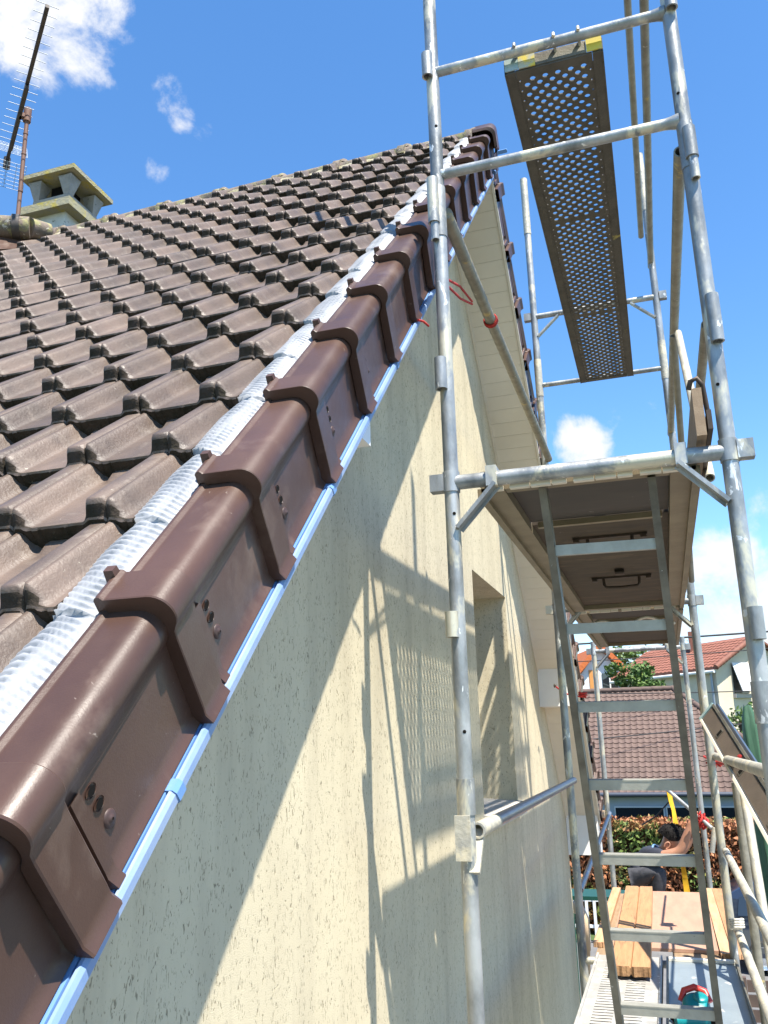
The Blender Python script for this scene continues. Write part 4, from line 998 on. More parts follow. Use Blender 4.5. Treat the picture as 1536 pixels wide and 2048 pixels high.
t = MB(); t.box((cx-.08, cy-.03, zl+.001), (cx+.08, cy+.07, zl+.006)); t.build('base_plate', M['steelblade'], sw)
c2_ = PZ(1395, 2040, zl+.03)
dr = thing('cordless_drill', 'small teal cordless tool lying beside the saw', 'drill', (c2_.x, c2_.y-.03, zl))
t = MB(); t.path([(c2_.x-.09, c2_.y-.05, zl+.034), (c2_.x-.03, c2_.y-.03, zl+.036), (c2_.x+.05, c2_.y-.02, zl+.034)], .032, 14, radii=[.024, .033, .030]); t.build('body', M['teal'], dr)
t = MB(); t.tube((c2_.x+.05, c2_.y-.02, zl+.034), (c2_.x+.10, c2_.y-.01, zl+.034), .020, 14, r2=.012); t.build('chuck', M['black'], dr)
t = MB(); t.bar((c2_.x-.05, c2_.y-.04, zl+.022), (c2_.x-.10, c2_.y+.08, zl+.022), .034, .034); t.build('grip', M['black'], dr)

# ------------------------------------------------------------------ worker
def skin_obj(name, verts, edges, radii, m, parent=None, sub=2):
    base = Vector(verts[0]); me = bpy.data.meshes.new(name)
    org = ORIG[parent.name] if parent else base
    me.from_pydata([tuple(Vector(v)-org) for v in verts], edges, []); me.materials.append(M[m])
    o = link(me, name, parent, org)
    md = o.modifiers.new('skin', 'SKIN'); md.use_smooth_shade = True; md.branch_smoothing = .6
    for i, v in enumerate(me.skin_vertices[0].data):
        r_ = radii[i]; v.radius = (r_, r_) if not isinstance(r_, tuple) else r_
        v.use_root = (i == 0)
    s_ = o.modifiers.new('sub', 'SUBSURF'); s_.levels = sub; s_.render_levels = sub
    return o
Yw = 8.78
def J(u, v, y=0.0): return PY(u, v, Yw+y)
pel, spi, che, nek = J(1268, 1748, .12), J(1283, 1722, .06), J(1302, 1709, .0), J(1321, 1702, -.04)
hd0, hd1, hd2 = J(1333, 1697, -.06), J(1343, 1684, -.07), J(1350, 1669, -.07)
shR, elR, wrR = J(1322, 1716, -.20), J(1362, 1703, -.24), J(1379, 1655, -.26)
shL, elL, wrL = J(1312, 1702, .16), J(1350, 1716, .22), J(1378, 1690, .20)
hpR, knR, anR, toR = J(1275, 1756, -.03), J(1322, 1741, -.16), J(1312, 1812, -.10), J(1338, 1822, -.12)
hpL, knL, anL, toL = J(1272, 1756, .22), J(1312, 1744, .26), J(1300, 1812, .24), J(1326, 1822, .26)
V = [pel, spi, che, nek, hd0, hd1, hd2, shR, elR, wrR, shL, elL, wrL, hpR, knR, anR, toR, hpL, knL, anL, toL]
Ed = [(0, 1), (1, 2), (2, 3), (3, 4), (4, 5), (5, 6), (2, 7), (7, 8), (8, 9), (2, 10), (10, 11), (11, 12), (0, 13), (13, 14), (14, 15), (15, 16), (0, 17), (17, 18), (18, 19), (19, 20)]
Rd = [.105, .095, .095, .056, .066, .092, .085, .062, .047, .034, .062, .045, .033, .095, .066, .042, .035, .095, .066, .042, .035]
# palms and five fingers per hand, grown from the wrist
def hand(wi, dirv, side):
    global V, Ed, Rd
    d = Vector(dirv).normalized(); sd = Vector(side).normalized(); b = len(V)
    V.append(V[wi]+d*.05); Rd.append((.032, .020)); Ed.append((wi, b))
    V.append(V[wi]+d*.085); Rd.append((.034, .018)); Ed.append((b, b+1))
    n_ = sd.cross(d)
    for k, (off, ln) in enumerate(((-.027, .065), (-.009, .078), (.010, .072), (.027, .055))):
        c = len(V); V.append(V[b+1]+sd*off+d*.012); Rd.append(.0095); Ed.append((b+1, c))
        V.append(V[c]+d*ln*.5+n_*.012); Rd.append(.0088); Ed.append((c, c+1))
        V.append(V[c+1]+d*ln*.3+n_*.03); Rd.append(.0078); Ed.append((c+1, c+2))
    c = len(V); V.append(V[b]-sd*.038+n_*.012+d*.01); Rd.append(.011); Ed.append((b, c)); V.append(V[c]-sd*.012+d*.04+n_*.02); Rd.append(.009); Ed.append((c, c+1))
hand(9, J(1386, 1634, -.26)-wrR, (1, 0, .3)); hand(12, J(1388, 1668, .18)-wrL, (1, 0, .3))
per = skin_obj('person', V, Ed, Rd, 'skin')
tag(per, 'crouching worker in navy shirt and charcoal trousers reaching up to the red rope', 'person')
skin_obj('shirt', [pel.lerp(spi, .35), spi, che, che.lerp(nek, .62), shR, shR.lerp(elR, .30), shL, shL.lerp(elL, .35)], [(0, 1), (1, 2), (2, 3), (2, 4), (4, 5), (2, 6), (6, 7)], [.140, .145, .148, .078, .088, .070, .085, .070], 'shirt', per)
skin_obj('trousers', [pel, spi.lerp(pel, .6), hpR, hpR.lerp(knR, .5), knR, knR.lerp(anR, .5), anR, hpL, hpL.lerp(knL, .5), knL, knL.lerp(anL, .5), anL], [(0, 1), (0, 2), (2, 3), (3, 4), (4, 5), (5, 6), (0, 7), (7, 8), (8, 9), (9, 10), (10, 11)], [.130, .128, .100, .084, .070, .066, .060, .100, .084, .070, .066, .060], 'trouser', per)
hr = MB(); hc = hd1.lerp(hd2, .45)+Vector((-.012, 0, .02)); up_ = (hd2-hd0).normalized(); bk = Vector((-.75, -.1, .25)).normalized(); sdh = up_.cross(bk).normalized(); bk = sdh.cross(up_).normalized()
vv = []
for i in range(10):
    th = R(2+103*i/9)
    for k in range(22):
        ph = 2*math.pi*k/22; front = max(0, -math.cos(ph))
        th2 = th*(1-.46*front); rr_ = .105+.014*mnoise.noise(Vector((i*1.3, k*1.1, 0)))
        vv.append(hc+up_*(rr_*1.08*math.cos(th2))+bk*(rr_*1.12*math.sin(th2)*math.cos(ph))+sdh*(rr_*.86*math.sin(th2)*math.sin(ph)))
hr.add(vv, [(i*22+k, i*22+(k+1) % 22, (i+1)*22+(k+1) % 22, (i+1)*22+k) for i in range(9) for k in range(22)], 0, True); 
for _ in range(420):
    th = R(random.uniform(5, 88)); ph = random.uniform(0, 2*math.pi); front = max(0, -math.cos(ph)); th2 = th*(1-.46*front); rr_ = .106
    b0_ = hc+up_*(rr_*1.08*math.cos(th2))+bk*(rr_*1.12*math.sin(th2)*math.cos(ph))+sdh*(rr_*.86*math.sin(th2)*math.sin(ph)); o_ = (b0_-hc).normalized()
    tq = o_.orthogonal().normalized(); tip = b0_+o_*random.uniform(.008, .022)+Vector((random.uniform(-.012, .012), random.uniform(-.012, .012), -.008))
    hr.add([b0_-tq*.006, b0_+tq*.006, tip], [(0, 1, 2)])
hr.build('hair', M['hair'], per)
fdir = -bk; hcen = hd1
er = MB(); ec = PY(1334, 1691, Yw-.17)
er.path([ec+up_*(.033*math.sin(a))+fdir*(.020*math.cos(a))+Vector((0, -.006, 0)) for a in [R(-70+290*k/12) for k in range(13)]], .007, 7); er.lathe([(.022, 0), (.012, .004), (.001, .001)], ec, (0, -1, 0), 12); er.build('ear', M['skin'], per)
fc = MB()
fc.path([hcen+fdir*.095+up_*.03, hcen+fdir*.118-up_*.012, hcen+fdir*.092-up_*.025], .014, 8, radii=[.010, .017, .010])
fc.path([hcen+fdir*.088-up_*.055-sdh*.028, hcen+fdir*.102-up_*.052, hcen+fdir*.088-up_*.055+sdh*.028], .008, 8)
for sg in (-1, 1): fc.lathe([(.001, .010), (.010, .006), (.013, -.002)], hcen+fdir*.086+up_*.028+sdh*.034*sg, fdir, 10)
fc.build('face', M['skin'], per)
col_ = MB(); col_.path(ring(che.lerp(nek, .62), (nek-che), .066, 1.0, 16), .010, 7); col_.build('collar', M['trim_blue'], per)
fz = min(p.z for p in (anR, anL))-.13
pk = MB(); pk.box((.50, 8.30, fz-.045), (1.25, 9.25, fz)); tag(pk.build('timber_plank', M['wood']), 'low working platform board under the worker feet', 'plank')
for i_, yy in enumerate((8.42, 9.1)):
    s_ = MB(); s_.tube((.56, yy, .02), (.56, yy, fz-.046), .022, 12); s_.tube((1.19, yy, .02), (1.19, yy, fz-.046), .022, 12); s_.tube((.56, yy, fz-.075), (1.19, yy, fz-.075), .018, 12)
    tag(s_.build('trestle', M['galv_old']), ['steel trestle under the low working board, scaffold side', 'steel trestle under the low working board, hedge side'][i_], 'trestle')

# ------------------------------------------------------------------ foliage helper
def leaves(mb, c, rad, n, size, rng_, shell=.55, mi=0, flat=None):
    for _ in range(n):
        while True:
            p = Vector((rng_.uniform(-1, 1), rng_.uniform(-1, 1), rng_.uniform(-1, 1)))
            if p.length <= 1 and p.length > shell*rng_.random(): break
        q = Vector(c)+Vector((p.x*rad[0], p.y*rad[1], p.z*rad[2])); s_ = size*rng_.uniform(.6, 1.35)
        a = Vector((rng_.gauss(0, 1), rng_.gauss(0, 1), rng_.gauss(0, .7))).normalized(); b = a.cross(Vector((rng_.gauss(0, 1), rng_.gauss(0, 1), rng_.gauss(0, 1)))).normalized()
        mb.add([q-a*s_, q+b*s_*.45, q+a*s_, q-b*s_*.45], [(0, 1, 2, 3)], mi)
rl = random.Random(21)

# ------------------------------------------------------------------ hedge, fence, car, bin
HY = 24.4; hl, hrr = PY(1150, 1640, HY).x, 22.0
hd = thing('hedge', 'clipped hedge of copper and green leaves behind the worker', 'hedge', (6, HY+.3, 0))
t = MB(); hz0, hz1 = 0.02, PY(1300, 1640, HY).z
t.box((hl-6, HY, hz0), (hrr, HY+1, hz1-.22)); t.build('branches', M['hedge_core'], hd)  # solid dark core, shade between the leaves is in its colour
t = MB()
for _ in range(17000):
    x = rl.uniform(hl-1.0, hl+9.5) if rl.random() < .93 else rl.uniform(hl-6, hrr); top = rl.random() < .28
    bmp = .10*mnoise.noise(Vector((x*1.1, 0, 3)))
    if top: q = Vector((x, HY+rl.uniform(-.2, 1.1), hz1-.12+bmp+rl.uniform(-.14, .12)))
    else: q = Vector((x, HY-.07+rl.uniform(-.18, .1), rl.uniform(.1, hz1+bmp)))
    s_ = rl.uniform(.045, .095); a = Vector((rl.gauss(0, 1), rl.gauss(0, 1), rl.gauss(0, 1))).normalized(); b = a.cross(Vector((rl.gauss(0, 1), rl.gauss(0, 1), rl.gauss(0, 1)))).normalized()
    t.add([q-a*s_, q+b*s_*.5, q+a*s_, q-b*s_*.5], [(0, 1, 2, 3)])
tag(t.build('foliage', M['hedge'], hd), kind='stuff')
fc_ = thing('picket_fence', 'low white picket fence in front of the hedge', 'fence', (5, 23.3, 0))
for z in (.35, .95):
    t = MB(); t.box((hl-3, 23.28, z), (12, 23.32, z+.07)); t.build('rail', M['whitefence'], fc_)
pkm = MB(); pkm.prism([(-.035, -.012, 0), (.035, -.012, 0), (.035, -.012, 1.12), (0, -.012, 1.18), (-.035, -.012, 1.12)], (0, .022, 0)); pkm = pkm.mesh('picket', M['whitefence'])
for k in range(90): link(pkm, 'picket', fc_, (hl-2.8+k*.19, 23.26, .04))

def make_car(x0, y, label):
    c = thing('parked_car', label, 'car', (x0+2.2, y, 0)); wdt = .9; X = lambda a: x0+4.42-a
    side = [(0, .45), (.02, .80), (.30, .98), (1.05, 1.08), (1.50, 1.66), (2.0, 1.78), (3.6, 1.77), (4.15, 1.50), (4.35, 1.05), (4.42, .60), (4.35, .38), (3.85, .33), (.60, .33), (.1, .36)]
    t = MB(); n_ = len(side); rings = []
    for yy, ins in ((-wdt, .06), (-wdt+.06, 0), (wdt-.06, 0), (wdt, .06)):
        for (sx, sz) in side:
            tum = max(0, sz-.98)*.28
            cy_ = yy*(1-tum); rings.append((X(2.2+(sx-2.2)*(1-ins*.1)), y+cy_, sz-(ins*.2 if sz > .9 else -ins*.2)))
    t.add(rings, [(i*n_+k, i*n_+(k+1) % n_, (i+1)*n_+(k+1) % n_, (i+1)*n_+k) for i in range(3) for k in range(n_)], 0, True)
    t.add(rings[:n_], [tuple(range(n_))]); t.add(rings[-n_:], [tuple(range(n_-1, -1, -1))]); t.build('body', M['car'], c, recalc=True)
    for sg in (-1, 1):
        for poly in ([(1.18, 1.12), (1.56, 1.58), (2.22, 1.66), (2.22, 1.12)], [(2.30, 1.12), (2.30, 1.67), (3.5, 1.66), (3.85, 1.48), (3.92, 1.14)]):
            t = MB(); yy = lambda z: y+sg*(wdt*(1-max(0, z-.98)*.28)+.004)
            t.prism([(X(a), yy(b), b) for a, b in poly], (0, -sg*.01, 0)); t.build('window', M['glass'], c, recalc=True)
        t = MB(); t.path([(X(1.15), y+sg*(wdt*.985+.006), 1.095), (X(3.7), y+sg*(wdt*.985+.006), 1.11)], .012, 6); t.build('window_trim', M['chrome'], c)
        t = MB(); t.path([(X(1.7), y+sg*.70, 1.70), (X(1.8), y+sg*.66, 1.83), (X(3.2), y+sg*.66, 1.83), (X(3.3), y+sg*.66, 1.72)], .016, 8); t.build('roof_bar', M['chrome'], c)
        for hx in (2.1, 3.0):
            t = MB(); t.box((X(hx), y+sg*wdt-.005, .88), (X(hx)+.16, y+sg*(wdt+.02)+.005, .905)); t.build('door_handle', M['chrome'], c)
        for wx in (.85, 3.5):
            t = MB(); t.lathe([(.20, .0), (.32, .0), (.335, .05), (.335, .17), (.30, .20)], (X(wx), y+sg*(wdt-.19), .335), (0, sg, 0), 26); w_ = t.build('wheel', M['tyre'], c)
            t = MB(); t.lathe([(.001, .17), (.06, .185), (.10, .16), (.20, .175), (.22, .19)], (X(wx), y+sg*(wdt-.19), .335), (0, sg, 0), 20); t.build('rim', M['chrome'], w_)
    t = MB(); t.box((X(.06), y-.75, .62), (X(-.005), y-.45, .78)); t.build('headlight', M['chrome'], c)
    t = MB(); t.box((X(.06), y+.45, .62), (X(-.005), y+.75, .78)); t.build('headlight', M['chrome'], c)
    return c
cxx = PY(1422, 1800, 21.0).x
make_car(cxx, 21.9, 'dark blue-grey car parked in front of the hedge beside the scaffold')
tp_ = PY(1205, 1786, 13); tb_ = thing('garden_table', 'small dark green garden table seen between the house corner and the plywood', 'table', (tp_.x, 13, 0))
t = MB(); t.box((tp_.x-.45, 12.7, tp_.z-.05), (tp_.x+.45, 13.3, tp_.z)); t.build('tabletop', M['bin'], tb_)
for sx in (-.4, .4):
    for sy in (12.75, 13.25):
        t = MB(); t.tube((tp_.x+sx, sy, .02), (tp_.x+sx, sy, tp_.z-.051), .025, 10); t.build('leg', M['bin'], tb_)
# brown slatted fence lower right
f2 = thing('garden_fence', 'brown timber fence panel between the scaffold and the parked car', 'fence', (PY(1536, 2000, 12).x, 12, 0))
fx0 = PY(1490, 2000, 12).x; fzt = PY(1510, 1962, 12).z
for k in range(5):
    t = MB(); t.box((fx0+k*.62-.04, 11.96, .02), (fx0+k*.62+.04, 12.04, fzt+.04)); t.build('post', M['fence'], f2)
for k in range(4):
    for j in range(6):
        z = fzt-.12-j*.16
        if z < .1: continue
        t = MB(); t.box((fx0+k*.62+.045, 11.985, z), (fx0+(k+1)*.62-.045, 12.01, z+.13)); t.build('slat', M['fence'], f2)
# green wrapped pole
gx = PY(1496, 1425, 9.5); gp = MB(); n_ = 22; rg = []; zs = [.02, .8, 1.8, 2.8, 3.6, 4.2, 4.6, gx.z-.16, gx.z-.05, gx.z+.06]
gxb = PY(1527, 1650, 9.5)
for i, z in enumerate(zs):
    t_ = (z-gx.z)/(gxb.z-gx.z); xx = gx.x+.015*t_
    for k in range(n_):
        a = 2*math.pi*k/n_; rr_ = (.078 if i < 7 else (.074, .062, .035)[i-7])*(1+.16*math.sin(5*a+z*1.3)+.08*math.sin(3*a-z*2.0))
        rg.append((xx+rr_*math.cos(a), 9.5+rr_*math.sin(a), z+(.06*mnoise.noise(Vector((k*.9, 0, 0))) if i > 7 else 0)))
gp.add(rg, [(i*n_+k, i*n_+(k+1) % n_, (i+1)*n_+(k+1) % n_, (i+1)*n_+k) for i in range(len(zs)-1) for k in range(n_)], 0, True); gp.add(rg[-n_:], [tuple(range(n_))])
tag(gp.build('wrapped_pole', M['greenpole']), 'tall pole wrapped in creased green cover standing beyond the leaning ladder', 'pole')

# ------------------------------------------------------------------ neighbouring bungalow
bung = thing('bungalow', 'pale blue bungalow with brown hipped tile roof behind the hedge', 'house', (2, 33, 0))
EY, EZ = 28.6, PY(1300, 1588, 28.6).z; RY = 33.3; RZ = PY(1260, 1381, RY).z
bx0, bx1 = -9.0, PY(1640, 1583, EY).x
rx1 = PY(1345, 1379, RY).x; rx0 = -9.0
t = MB()
t.box((bx0, EY+.45, 0), (bx1-.45, 2*RY-EY-.45, EZ-.04)); t.build('wall', M['bwall'], bung)
t = MB(); A_, B_, C_, D_ = Vector((bx0, EY, EZ)), Vector((bx1, EY, EZ)), Vector((rx1, RY, RZ)), Vector((rx0, RY, RZ)); E_ = Vector((bx1, 2*RY-EY, EZ)); F_ = Vector((bx0, 2*RY-EY, EZ))
dn = Vector((0, 0, -.06))
t.add([p+dn for p in (A_, B_, C_, D_, E_, F_)], [(0, 1, 2, 3), (1, 4, 2), (4, 5, 3, 2), (0, 5, 4, 1), (0, 3, 5)]); broof = t.build('roof', M['btile'], bung)
def small_tile(name, w_, g_, m):
    mb = MB(); us = [0, .10, .22, .34, .7, 1.0]; hs_ = [.022, .034, .030, .006, .0, .022]
    top = [(u*w_, 0, .026+h) for u, h in zip(us, hs_)]+[(u*w_, g_*1.12, h) for u, h in zip(us, hs_)]; n_ = len(us)
    mb.add(top, [(i, i+1, n_+i+1, n_+i) for i in range(n_-1)], 0, True)
    mb.add(top[:n_]+[(u*w_, .006, -.01) for u in us], [(n_+i, n_+i+1, i+1, i) for i in range(n_-1)], 0)
    return mb.mesh(name, [M[m]])
def clad(parent, O, ex, ey, w_, g_, inside, m, lim, stuffname, pxmin=1130):
    """tile a roof plane: O origin at eave, ex along eave, ey up the slope"""
    me = small_tile('roof_tile', w_, g_, m); ex, ey = ex.normalized(), ey.normalized(); nz_ = ex.cross(ey).normalized()
    rotm = Matrix((ex, ey, nz_)).transposed(); cand_ = []
    for j in range(0, 40):
        for i in range(-2, 90):
            p = O+ex*(i*w_)+ey*(j*g_)
            if not inside(p+ex*w_*.5+ey*g_*.5): continue
            u, v, d = proj(p)
            if pxmin < u < 1580: cand_.append((d, i, j, p))
    cand_.sort(key=lambda q: q[0]); sm = MB()
    for k, (d, i, j, p) in enumerate(cand_):
        q = p+nz_*rl.uniform(0, .006)
        if k < lim:
            o = link(me, 'roof_tile', parent, q); o.rotation_euler = rotm.to_euler()
        else:
            mw = Matrix.Translation(q) @ rotm.to_4x4(); o_ = len(sm.v); sm.v += [mw @ v.co for v in me.vertices]
            for p_ in me.polygons: sm.f.append(tuple(a+o_ for a in p_.vertices)); sm.m.append(0); sm.sm.append(p_.use_smooth)
    if sm.v: tag(sm.build(stuffname, M[m], parent), kind='stuff')
hipd = (C_-B_)
clad(broof, Vector((bx0+.0, EY, EZ)), Vector((1, 0, 0)), D_-A_, .205, .255, lambda p: p.z < RZ-.06 and p.x < bx1+(rx1-bx1)*((p.y-EY)/(RY-EY))-.04, 'btile', 298, 'upper_roof_tiles')
t = MB(); nr_ = 26
for k in range(nr_):
    a, b = B_.lerp(C_, k/nr_), B_.lerp(C_, (k+1.08)/nr_); t.tube(a+Vector((0, 0, .01)), b+Vector((0, 0, .03)), .105, 10)
t.build('hip_tiles', M['btile'], bung); t = MB()
for k in range(40):
    xa = rx1-k*.36; t.tube((xa+.01, RY, RZ+.015), (xa-.37, RY, RZ+.03), .10, 10)
t.build('ridge_tiles', M['btile'], bung)
t = MB(); t.tube((bx0, EY-.05, EZ-.02), (bx1+.05, EY-.05, EZ-.02), .075, 12); t.build('gutter', M['gutter'], bung)
t = MB(); t.box((bx0, EY+.05, EZ-.10), (bx1-.1, EY+.44, EZ-.07)); t.build('eave_soffit', M['bwall'], bung)
wz1 = PY(1300, 1613, EY+.4).z; xa = PY(1229, 1620, EY+.4).x
for k in range(5):
    x0_ = xa+k*1.55; t = MB(); t.box((x0_, EY+.40, .5), (x0_+1.5, EY+.449, wz1)); wf = t.build('window', M['whitewall'], bung)
    t = MB(); t.box((x0_+.035, EY+.385, .55), (x0_+1.465, EY+.399, wz1-.035)); t.build('pane', M['glass'], wf)

# ------------------------------------------------------------------ red-roofed house and orange gable beyond
def gable_house(name, label, E, a, b, La, Lb, ez, rise, wallm, tilem, gutter=True):
    h = thing(name, label, 'house', (E+a*La/2+b*Lb/2)); a, b = a.normalized(), b.normalized(); up = Vector((0, 0, 1))
    c = [E, E+a*La, E+a*La+b*Lb, E+b*Lb]
    t = MB(); base = [Vector((p.x, p.y, 0)) for p in c]; topv = [Vector((p.x, p.y, ez)) for p in c]
    ap0, ap1 = (topv[0]+topv[3])/2+up*rise, (topv[1]+topv[2])/2+up*rise
    t.add(base+topv+[ap0, ap1], [(0, 1, 5, 4), (1, 2, 6, 9, 5), (2, 3, 7, 6), (3, 0, 4, 8, 7)]); t.build('wall', M[wallm], h, recalc=True)
    ov = .35
    for s_, (p, q) in enumerate(((topv[0], topv[1]), (topv[3], topv[2]))):
        e_ = -b if s_ == 0 else b; sl = (ap0-p); drop = sl.normalized()*(-ov)
        P_ = [p+drop-a*ov, q+drop+a*ov, ap1+a*ov, ap0-a*ov]; t = MB(); t.add([x+up*.04 for x in P_]+[x+up*.13 for x in P_], [(3, 2, 1, 0), (4, 5, 6, 7), (0, 1, 5, 4), (1, 2, 6, 5), (2, 3, 7, 6), (3, 0, 4, 7)])
        r_ = t.build('roof', M[tilem], h, recalc=True)
        if s_ == 0: r_front = (r_, P_)
    return h, r_front, topv, ap0, ap1
def unit(x, y): return Vector((x, y, 0)).normalized()
E1 = PY(1430, 1334, 42); ez1 = E1.z; E1 = Vector((E1.x, E1.y, 0))
hB, (rB, PB), tvB, apB, _ = gable_house('red_roof_house', 'cream house with red tiled roof and a propped white shutter', E1, unit(-4.6, 5), unit(5, 4.6), 6.6, 4.9, ez1, 1.35, 'cream', 'rtile')
O_ = PB[0]+Vector((0, 0, .13)); exv = (PB[1]-PB[0]); eyv = (PB[3]-PB[0]); nzv = exv.cross(eyv)
if nzv.z < 0: O_ = PB[1]+Vector((0, 0, .13)); exv = -exv
Lx, Ly = exv.length, eyv.length; exu, eyu = exv.normalized(), eyv.normalized()
clad(rB, O_, exv, eyv, .27, .30, lambda p: -.05 < (p-O_).dot(exu) < Lx-.05 and (p-O_).dot(eyu) < Ly-.1, 'rtile', 0, 'red_tiles')
t = MB()
for k in range(14):
    for P_, Q_ in ((PB[0], PB[3]),):
        a, b = P_.lerp(Q_, k/14), P_.lerp(Q_, (k+1.05)/14); t.tube(a+Vector((0, 0, .13)), b+Vector((0, 0, .15)), .13, 8)
t.build('verge_tiles', M['rtile'], hB)
bB = unit(5, 4.6); aB = unit(-4.6, 5); out = -aB
wc = E1+bB*1.45+out*.01; wz = PY(1470, 1388, 43.5).z
t = MB(); p0 = wc-bB*.45; p1 = wc+bB*.45
t.add([Vector((p0.x, p0.y, wz)), Vector((p1.x, p1.y, wz)), Vector((p1.x, p1.y, wz+1.3)), Vector((p0.x, p0.y, wz+1.3))]+[Vector((p0.x, p0.y, wz))+out*.04, Vector((p1.x, p1.y, wz))+out*.04, Vector((p1.x, p1.y, wz+1.3))+out*.04, Vector((p0.x, p0.y, wz+1.3))+out*.04], [(4, 5, 6, 7), (0, 4, 7, 3), (1, 2, 6, 5), (0, 1, 5, 4), (3, 7, 6, 2)]); wB = t.build('window', M['glass'], hB, recalc=True)
t = MB(); tp = Vector((0, 0, wz+1.38)); ll = [p0-bB*.05+out*.06+tp, p1+bB*.05+out*.06+tp, p1+bB*.05+out*.52+Vector((0, 0, wz+.05)), p0-bB*.05+out*.52+Vector((0, 0, wz+.05))]
t.add(ll+[p+out*.05 for p in ll], [(0, 1, 2, 3), (7, 6, 5, 4), (0, 4, 5, 1), (1, 5, 6, 2), (2, 6, 7, 3), (3, 7, 4, 0)]); t.build('shutter', M['whitewall'], wB, recalc=True)
t = MB(); t.bar(Vector((p0.x, p0.y, wz-.12))-bB*.1+out*.08, Vector((p1.x, p1.y, wz-.12))+bB*.1+out*.08, .16, .18); t.build('sill', M['greywall'], wB)
t = MB(); q_ = E1+aB*.2-bB*.10; t.tube(Vector((q_.x, q_.y, .1)), Vector((q_.x, q_.y, ez1-.1)), .06, 10); t.build('downpipe', M['downspout'], hB)
t = MB(); g0, g1 = tvB[0]-bB*.38-aB*.3, tvB[1]-bB*.38+aB*.3; t.tube(g0-Vector((0, 0, .22)), g1-Vector((0, 0, .22)), .07, 10); t.build('gutter', M['whitewall'], hB)
cpos = PB[3].lerp(PB[2], .45)+eyu*-.7; t = MB(); t.box((cpos.x-.25, cpos.y-.25, cpos.z-.6), (cpos.x+.25, cpos.y+.25, cpos.z+1.0)); t.build('chimney', M['rtile'], hB)

E2 = PY(1246, 1350, 48); ez2 = E2.z; E2 = Vector((E2.x, E2.y, 0))
hC, rC, tvC, apC, _ = gable_house('orange_gable_house', 'white gabled house with bright orange roof edge and wooden shutters', E2, unit(-.35, 1), unit(-1, -.35), 8.0, 2*(E2.x-PY(1196, 1300, 48).x), ez2, PY(1196, 1297, 48).z-ez2, 'whitewall', 'otile')
a2 = unit(-.35, 1); b2 = unit(-1, -.35)
t = MB()
for P_, Q_ in ((tvC[0]-a2*.3+b2*-.3+Vector((0, 0, -.1)), apC-a2*.3), (tvC[3]-a2*.3+b2*.3+Vector((0, 0, -.1)), apC-a2*.3)):
    for k in range(11):
        a, b = P_.lerp(Q_, k/11), P_.lerp(Q_, (k+1.04)/11); t.bar(a+Vector((0, 0, .10)), b+Vector((0, 0, .13)), .22, .26)
t.build('verge_tiles', M['otile'], hC)
for u_, mm, w_, h_ in ((1217, 'glass', .8, 1.0), (1183, 'shutter_or', .5, 1.3)):
    ctr = PY(u_, 1366, 48.0); kk_ = (ctr-E2).dot(b2); p_ = E2+b2*kk_-a2*.02; t = MB()
    t.bar(Vector((p_.x, p_.y, ctr.z-h_/2)), Vector((p_.x, p_.y, ctr.z+h_/2)), w_, .06, up=(-a2)); f_ = t.build('window' if mm == 'glass' else 'shutter', M[mm], hC)
    if mm == 'glass':
        t = MB(); t.bar(Vector((p_.x, p_.y, ctr.z-h_/2))-a2*.035, Vector((p_.x, p_.y, ctr.z+h_/2))-a2*.035, .07, .02, up=(-a2)); t.build('frame', M['whitewall'], f_)

# ------------------------------------------------------------------ trees
def leafy(name, label, u, v, Y, rx, rz, n, size, m='leaf', group=None):
    c = PY(u, v, Y); t_ = thing(name, label, 'tree', (c.x, c.y, 0), group)
    tk = MB(); zt_ = c.z+rz*.3
    tk.path([(c.x, c.y, 0), (c.x+.06, c.y, zt_*.4), (c.x-.05, c.y+.05, zt_*.75), (c.x, c.y, zt_)], .1, 10, radii=[.17, .13, .10, .05])
    for k in range(7):
        a = 2.4*k; zz = zt_*(.62+.05*k); tk.path([(c.x, c.y, zz), (c.x+rx*.4*math.cos(a), c.y+rx*.4*math.sin(a), zz+rz*.3), (c.x+rx*.75*math.cos(a), c.y+rx*.75*math.sin(a), zz+rz*.55)], .04, 7, radii=[.055, .035, .015])
    tk.build('trunk', M['bark'], t_)
    cr_ = MB()
    for k in range(13):
        o = Vector((rl.uniform(-.75, .75)*rx, rl.uniform(-.75, .75)*rx, rl.uniform(-.75, .75)*rz)); sc_ = rl.uniform(.28, .5)
        leaves(cr_, c+o, (rx*sc_, rx*sc_, rz*sc_), n//13, size, rl, .4)
    tag(cr_.build('crown', M[m], t_), kind='stuff'); return t_
leafy('leafy_tree', 'rounded bright green tree between the orange gable and the red roof', 1272, 1362, 38, 1.25, .85, 2600, .11)
leafy('leafy_tree', 'tree behind the orange gable, rising left of the conifer', 1250, 1325, 56, 1.6, 1.0, 1100, .16)
leafy('leafy_tree', 'loose leafy shrub tree behind the bungalow hip beside the green pole', 1482, 1448, 36.5, .62, .72, 520, .10)
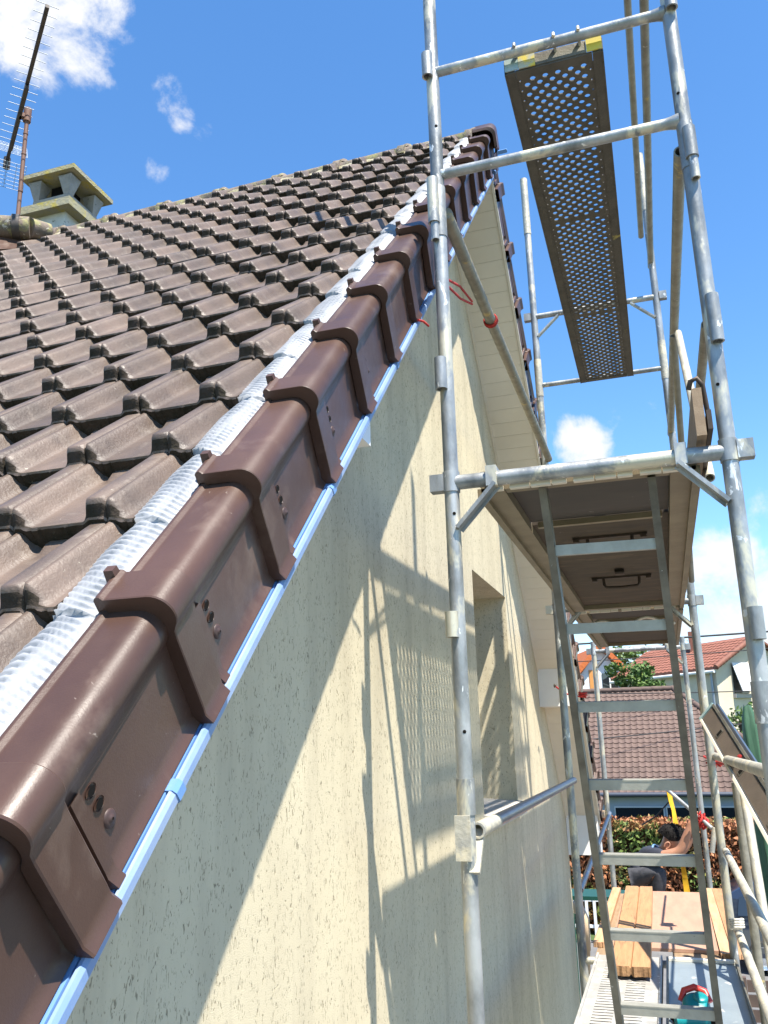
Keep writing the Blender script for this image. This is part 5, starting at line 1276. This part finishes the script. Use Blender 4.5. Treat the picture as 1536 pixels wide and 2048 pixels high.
leafy('leafy_tree', 'small bush tree over the bungalow hip, under the cream house', 1532, 1500, 36.5, .75, .65, 650, .09)
cf = PY(1325, 1262, 62); con = thing('conifer', 'dark blue-green cedar with flat spreading branches behind the red roof', 'tree', (cf.x, cf.y, 0))
t = MB(); t.path([(cf.x, cf.y, 0), (cf.x, cf.y, cf.z*.6), (cf.x, cf.y, cf.z+.8)], .2, 10, radii=[.3, .2, .05]); t.build('trunk', M['bark'], con)
t = MB()
for k in range(26):
    z = cf.z+.7-k*.17; ln = min(2.7, .35+k*.16)*rl.uniform(.7, 1.1); a = k*2.4
    for j in range(46):
        s_ = j/46*ln; q = Vector((cf.x+s_*math.cos(a), cf.y+s_*math.sin(a), z+.10*math.sin(s_*1.6)-.05*s_))
        q += Vector((rl.gauss(0, .16), rl.gauss(0, .16), rl.gauss(0, .05))); s2 = rl.uniform(.08, .17)
        d_ = Vector((rl.gauss(0, 1), rl.gauss(0, 1), rl.gauss(0, .35))).normalized(); b_ = d_.cross(Vector((rl.gauss(0, .3), rl.gauss(0, .3), 1))).normalized()
        t.add([q-d_*s2, q+b_*s2*.3, q+d_*s2, q-b_*s2*.3], [(0, 1, 2, 3)])
tag(t.build('crown', M['leaf_dark'], con), kind='stuff')

# ------------------------------------------------------------------ overhead cables
for k, (u0_, v0_, u1_, v1_, Y, lab) in enumerate(((1100, 1291, 1600, 1258, 22, 'thick overhead cable highest across the sky below the trapdoor deck'), (1100, 1326, 1420, 1306, 30, 'thin overhead cable crossing in front of the orange gable'), (1320, 1386, 1600, 1378, 30, 'overhead cable crossing in front of the cream house window'), (1100, 1485, 1420, 1455, 24, 'sagging cable crossing in front of the bungalow roof'))):
    a, b = PY(u0_, v0_, Y), PY(u1_, v1_, Y+2); d_ = b-a; a2_, b2_ = a-d_*2.2, b+d_*2.2; n_ = 30
    t = MB(); t.path([a2_.lerp(b2_, i/n_)-Vector((0, 0, .5*(1-(2*i/n_-1)**2)-.48)) for i in range(n_+1)], .016 if k else .024, 6)
    tag(t.build('overhead_cable', M['cable']), lab, 'cable', None)
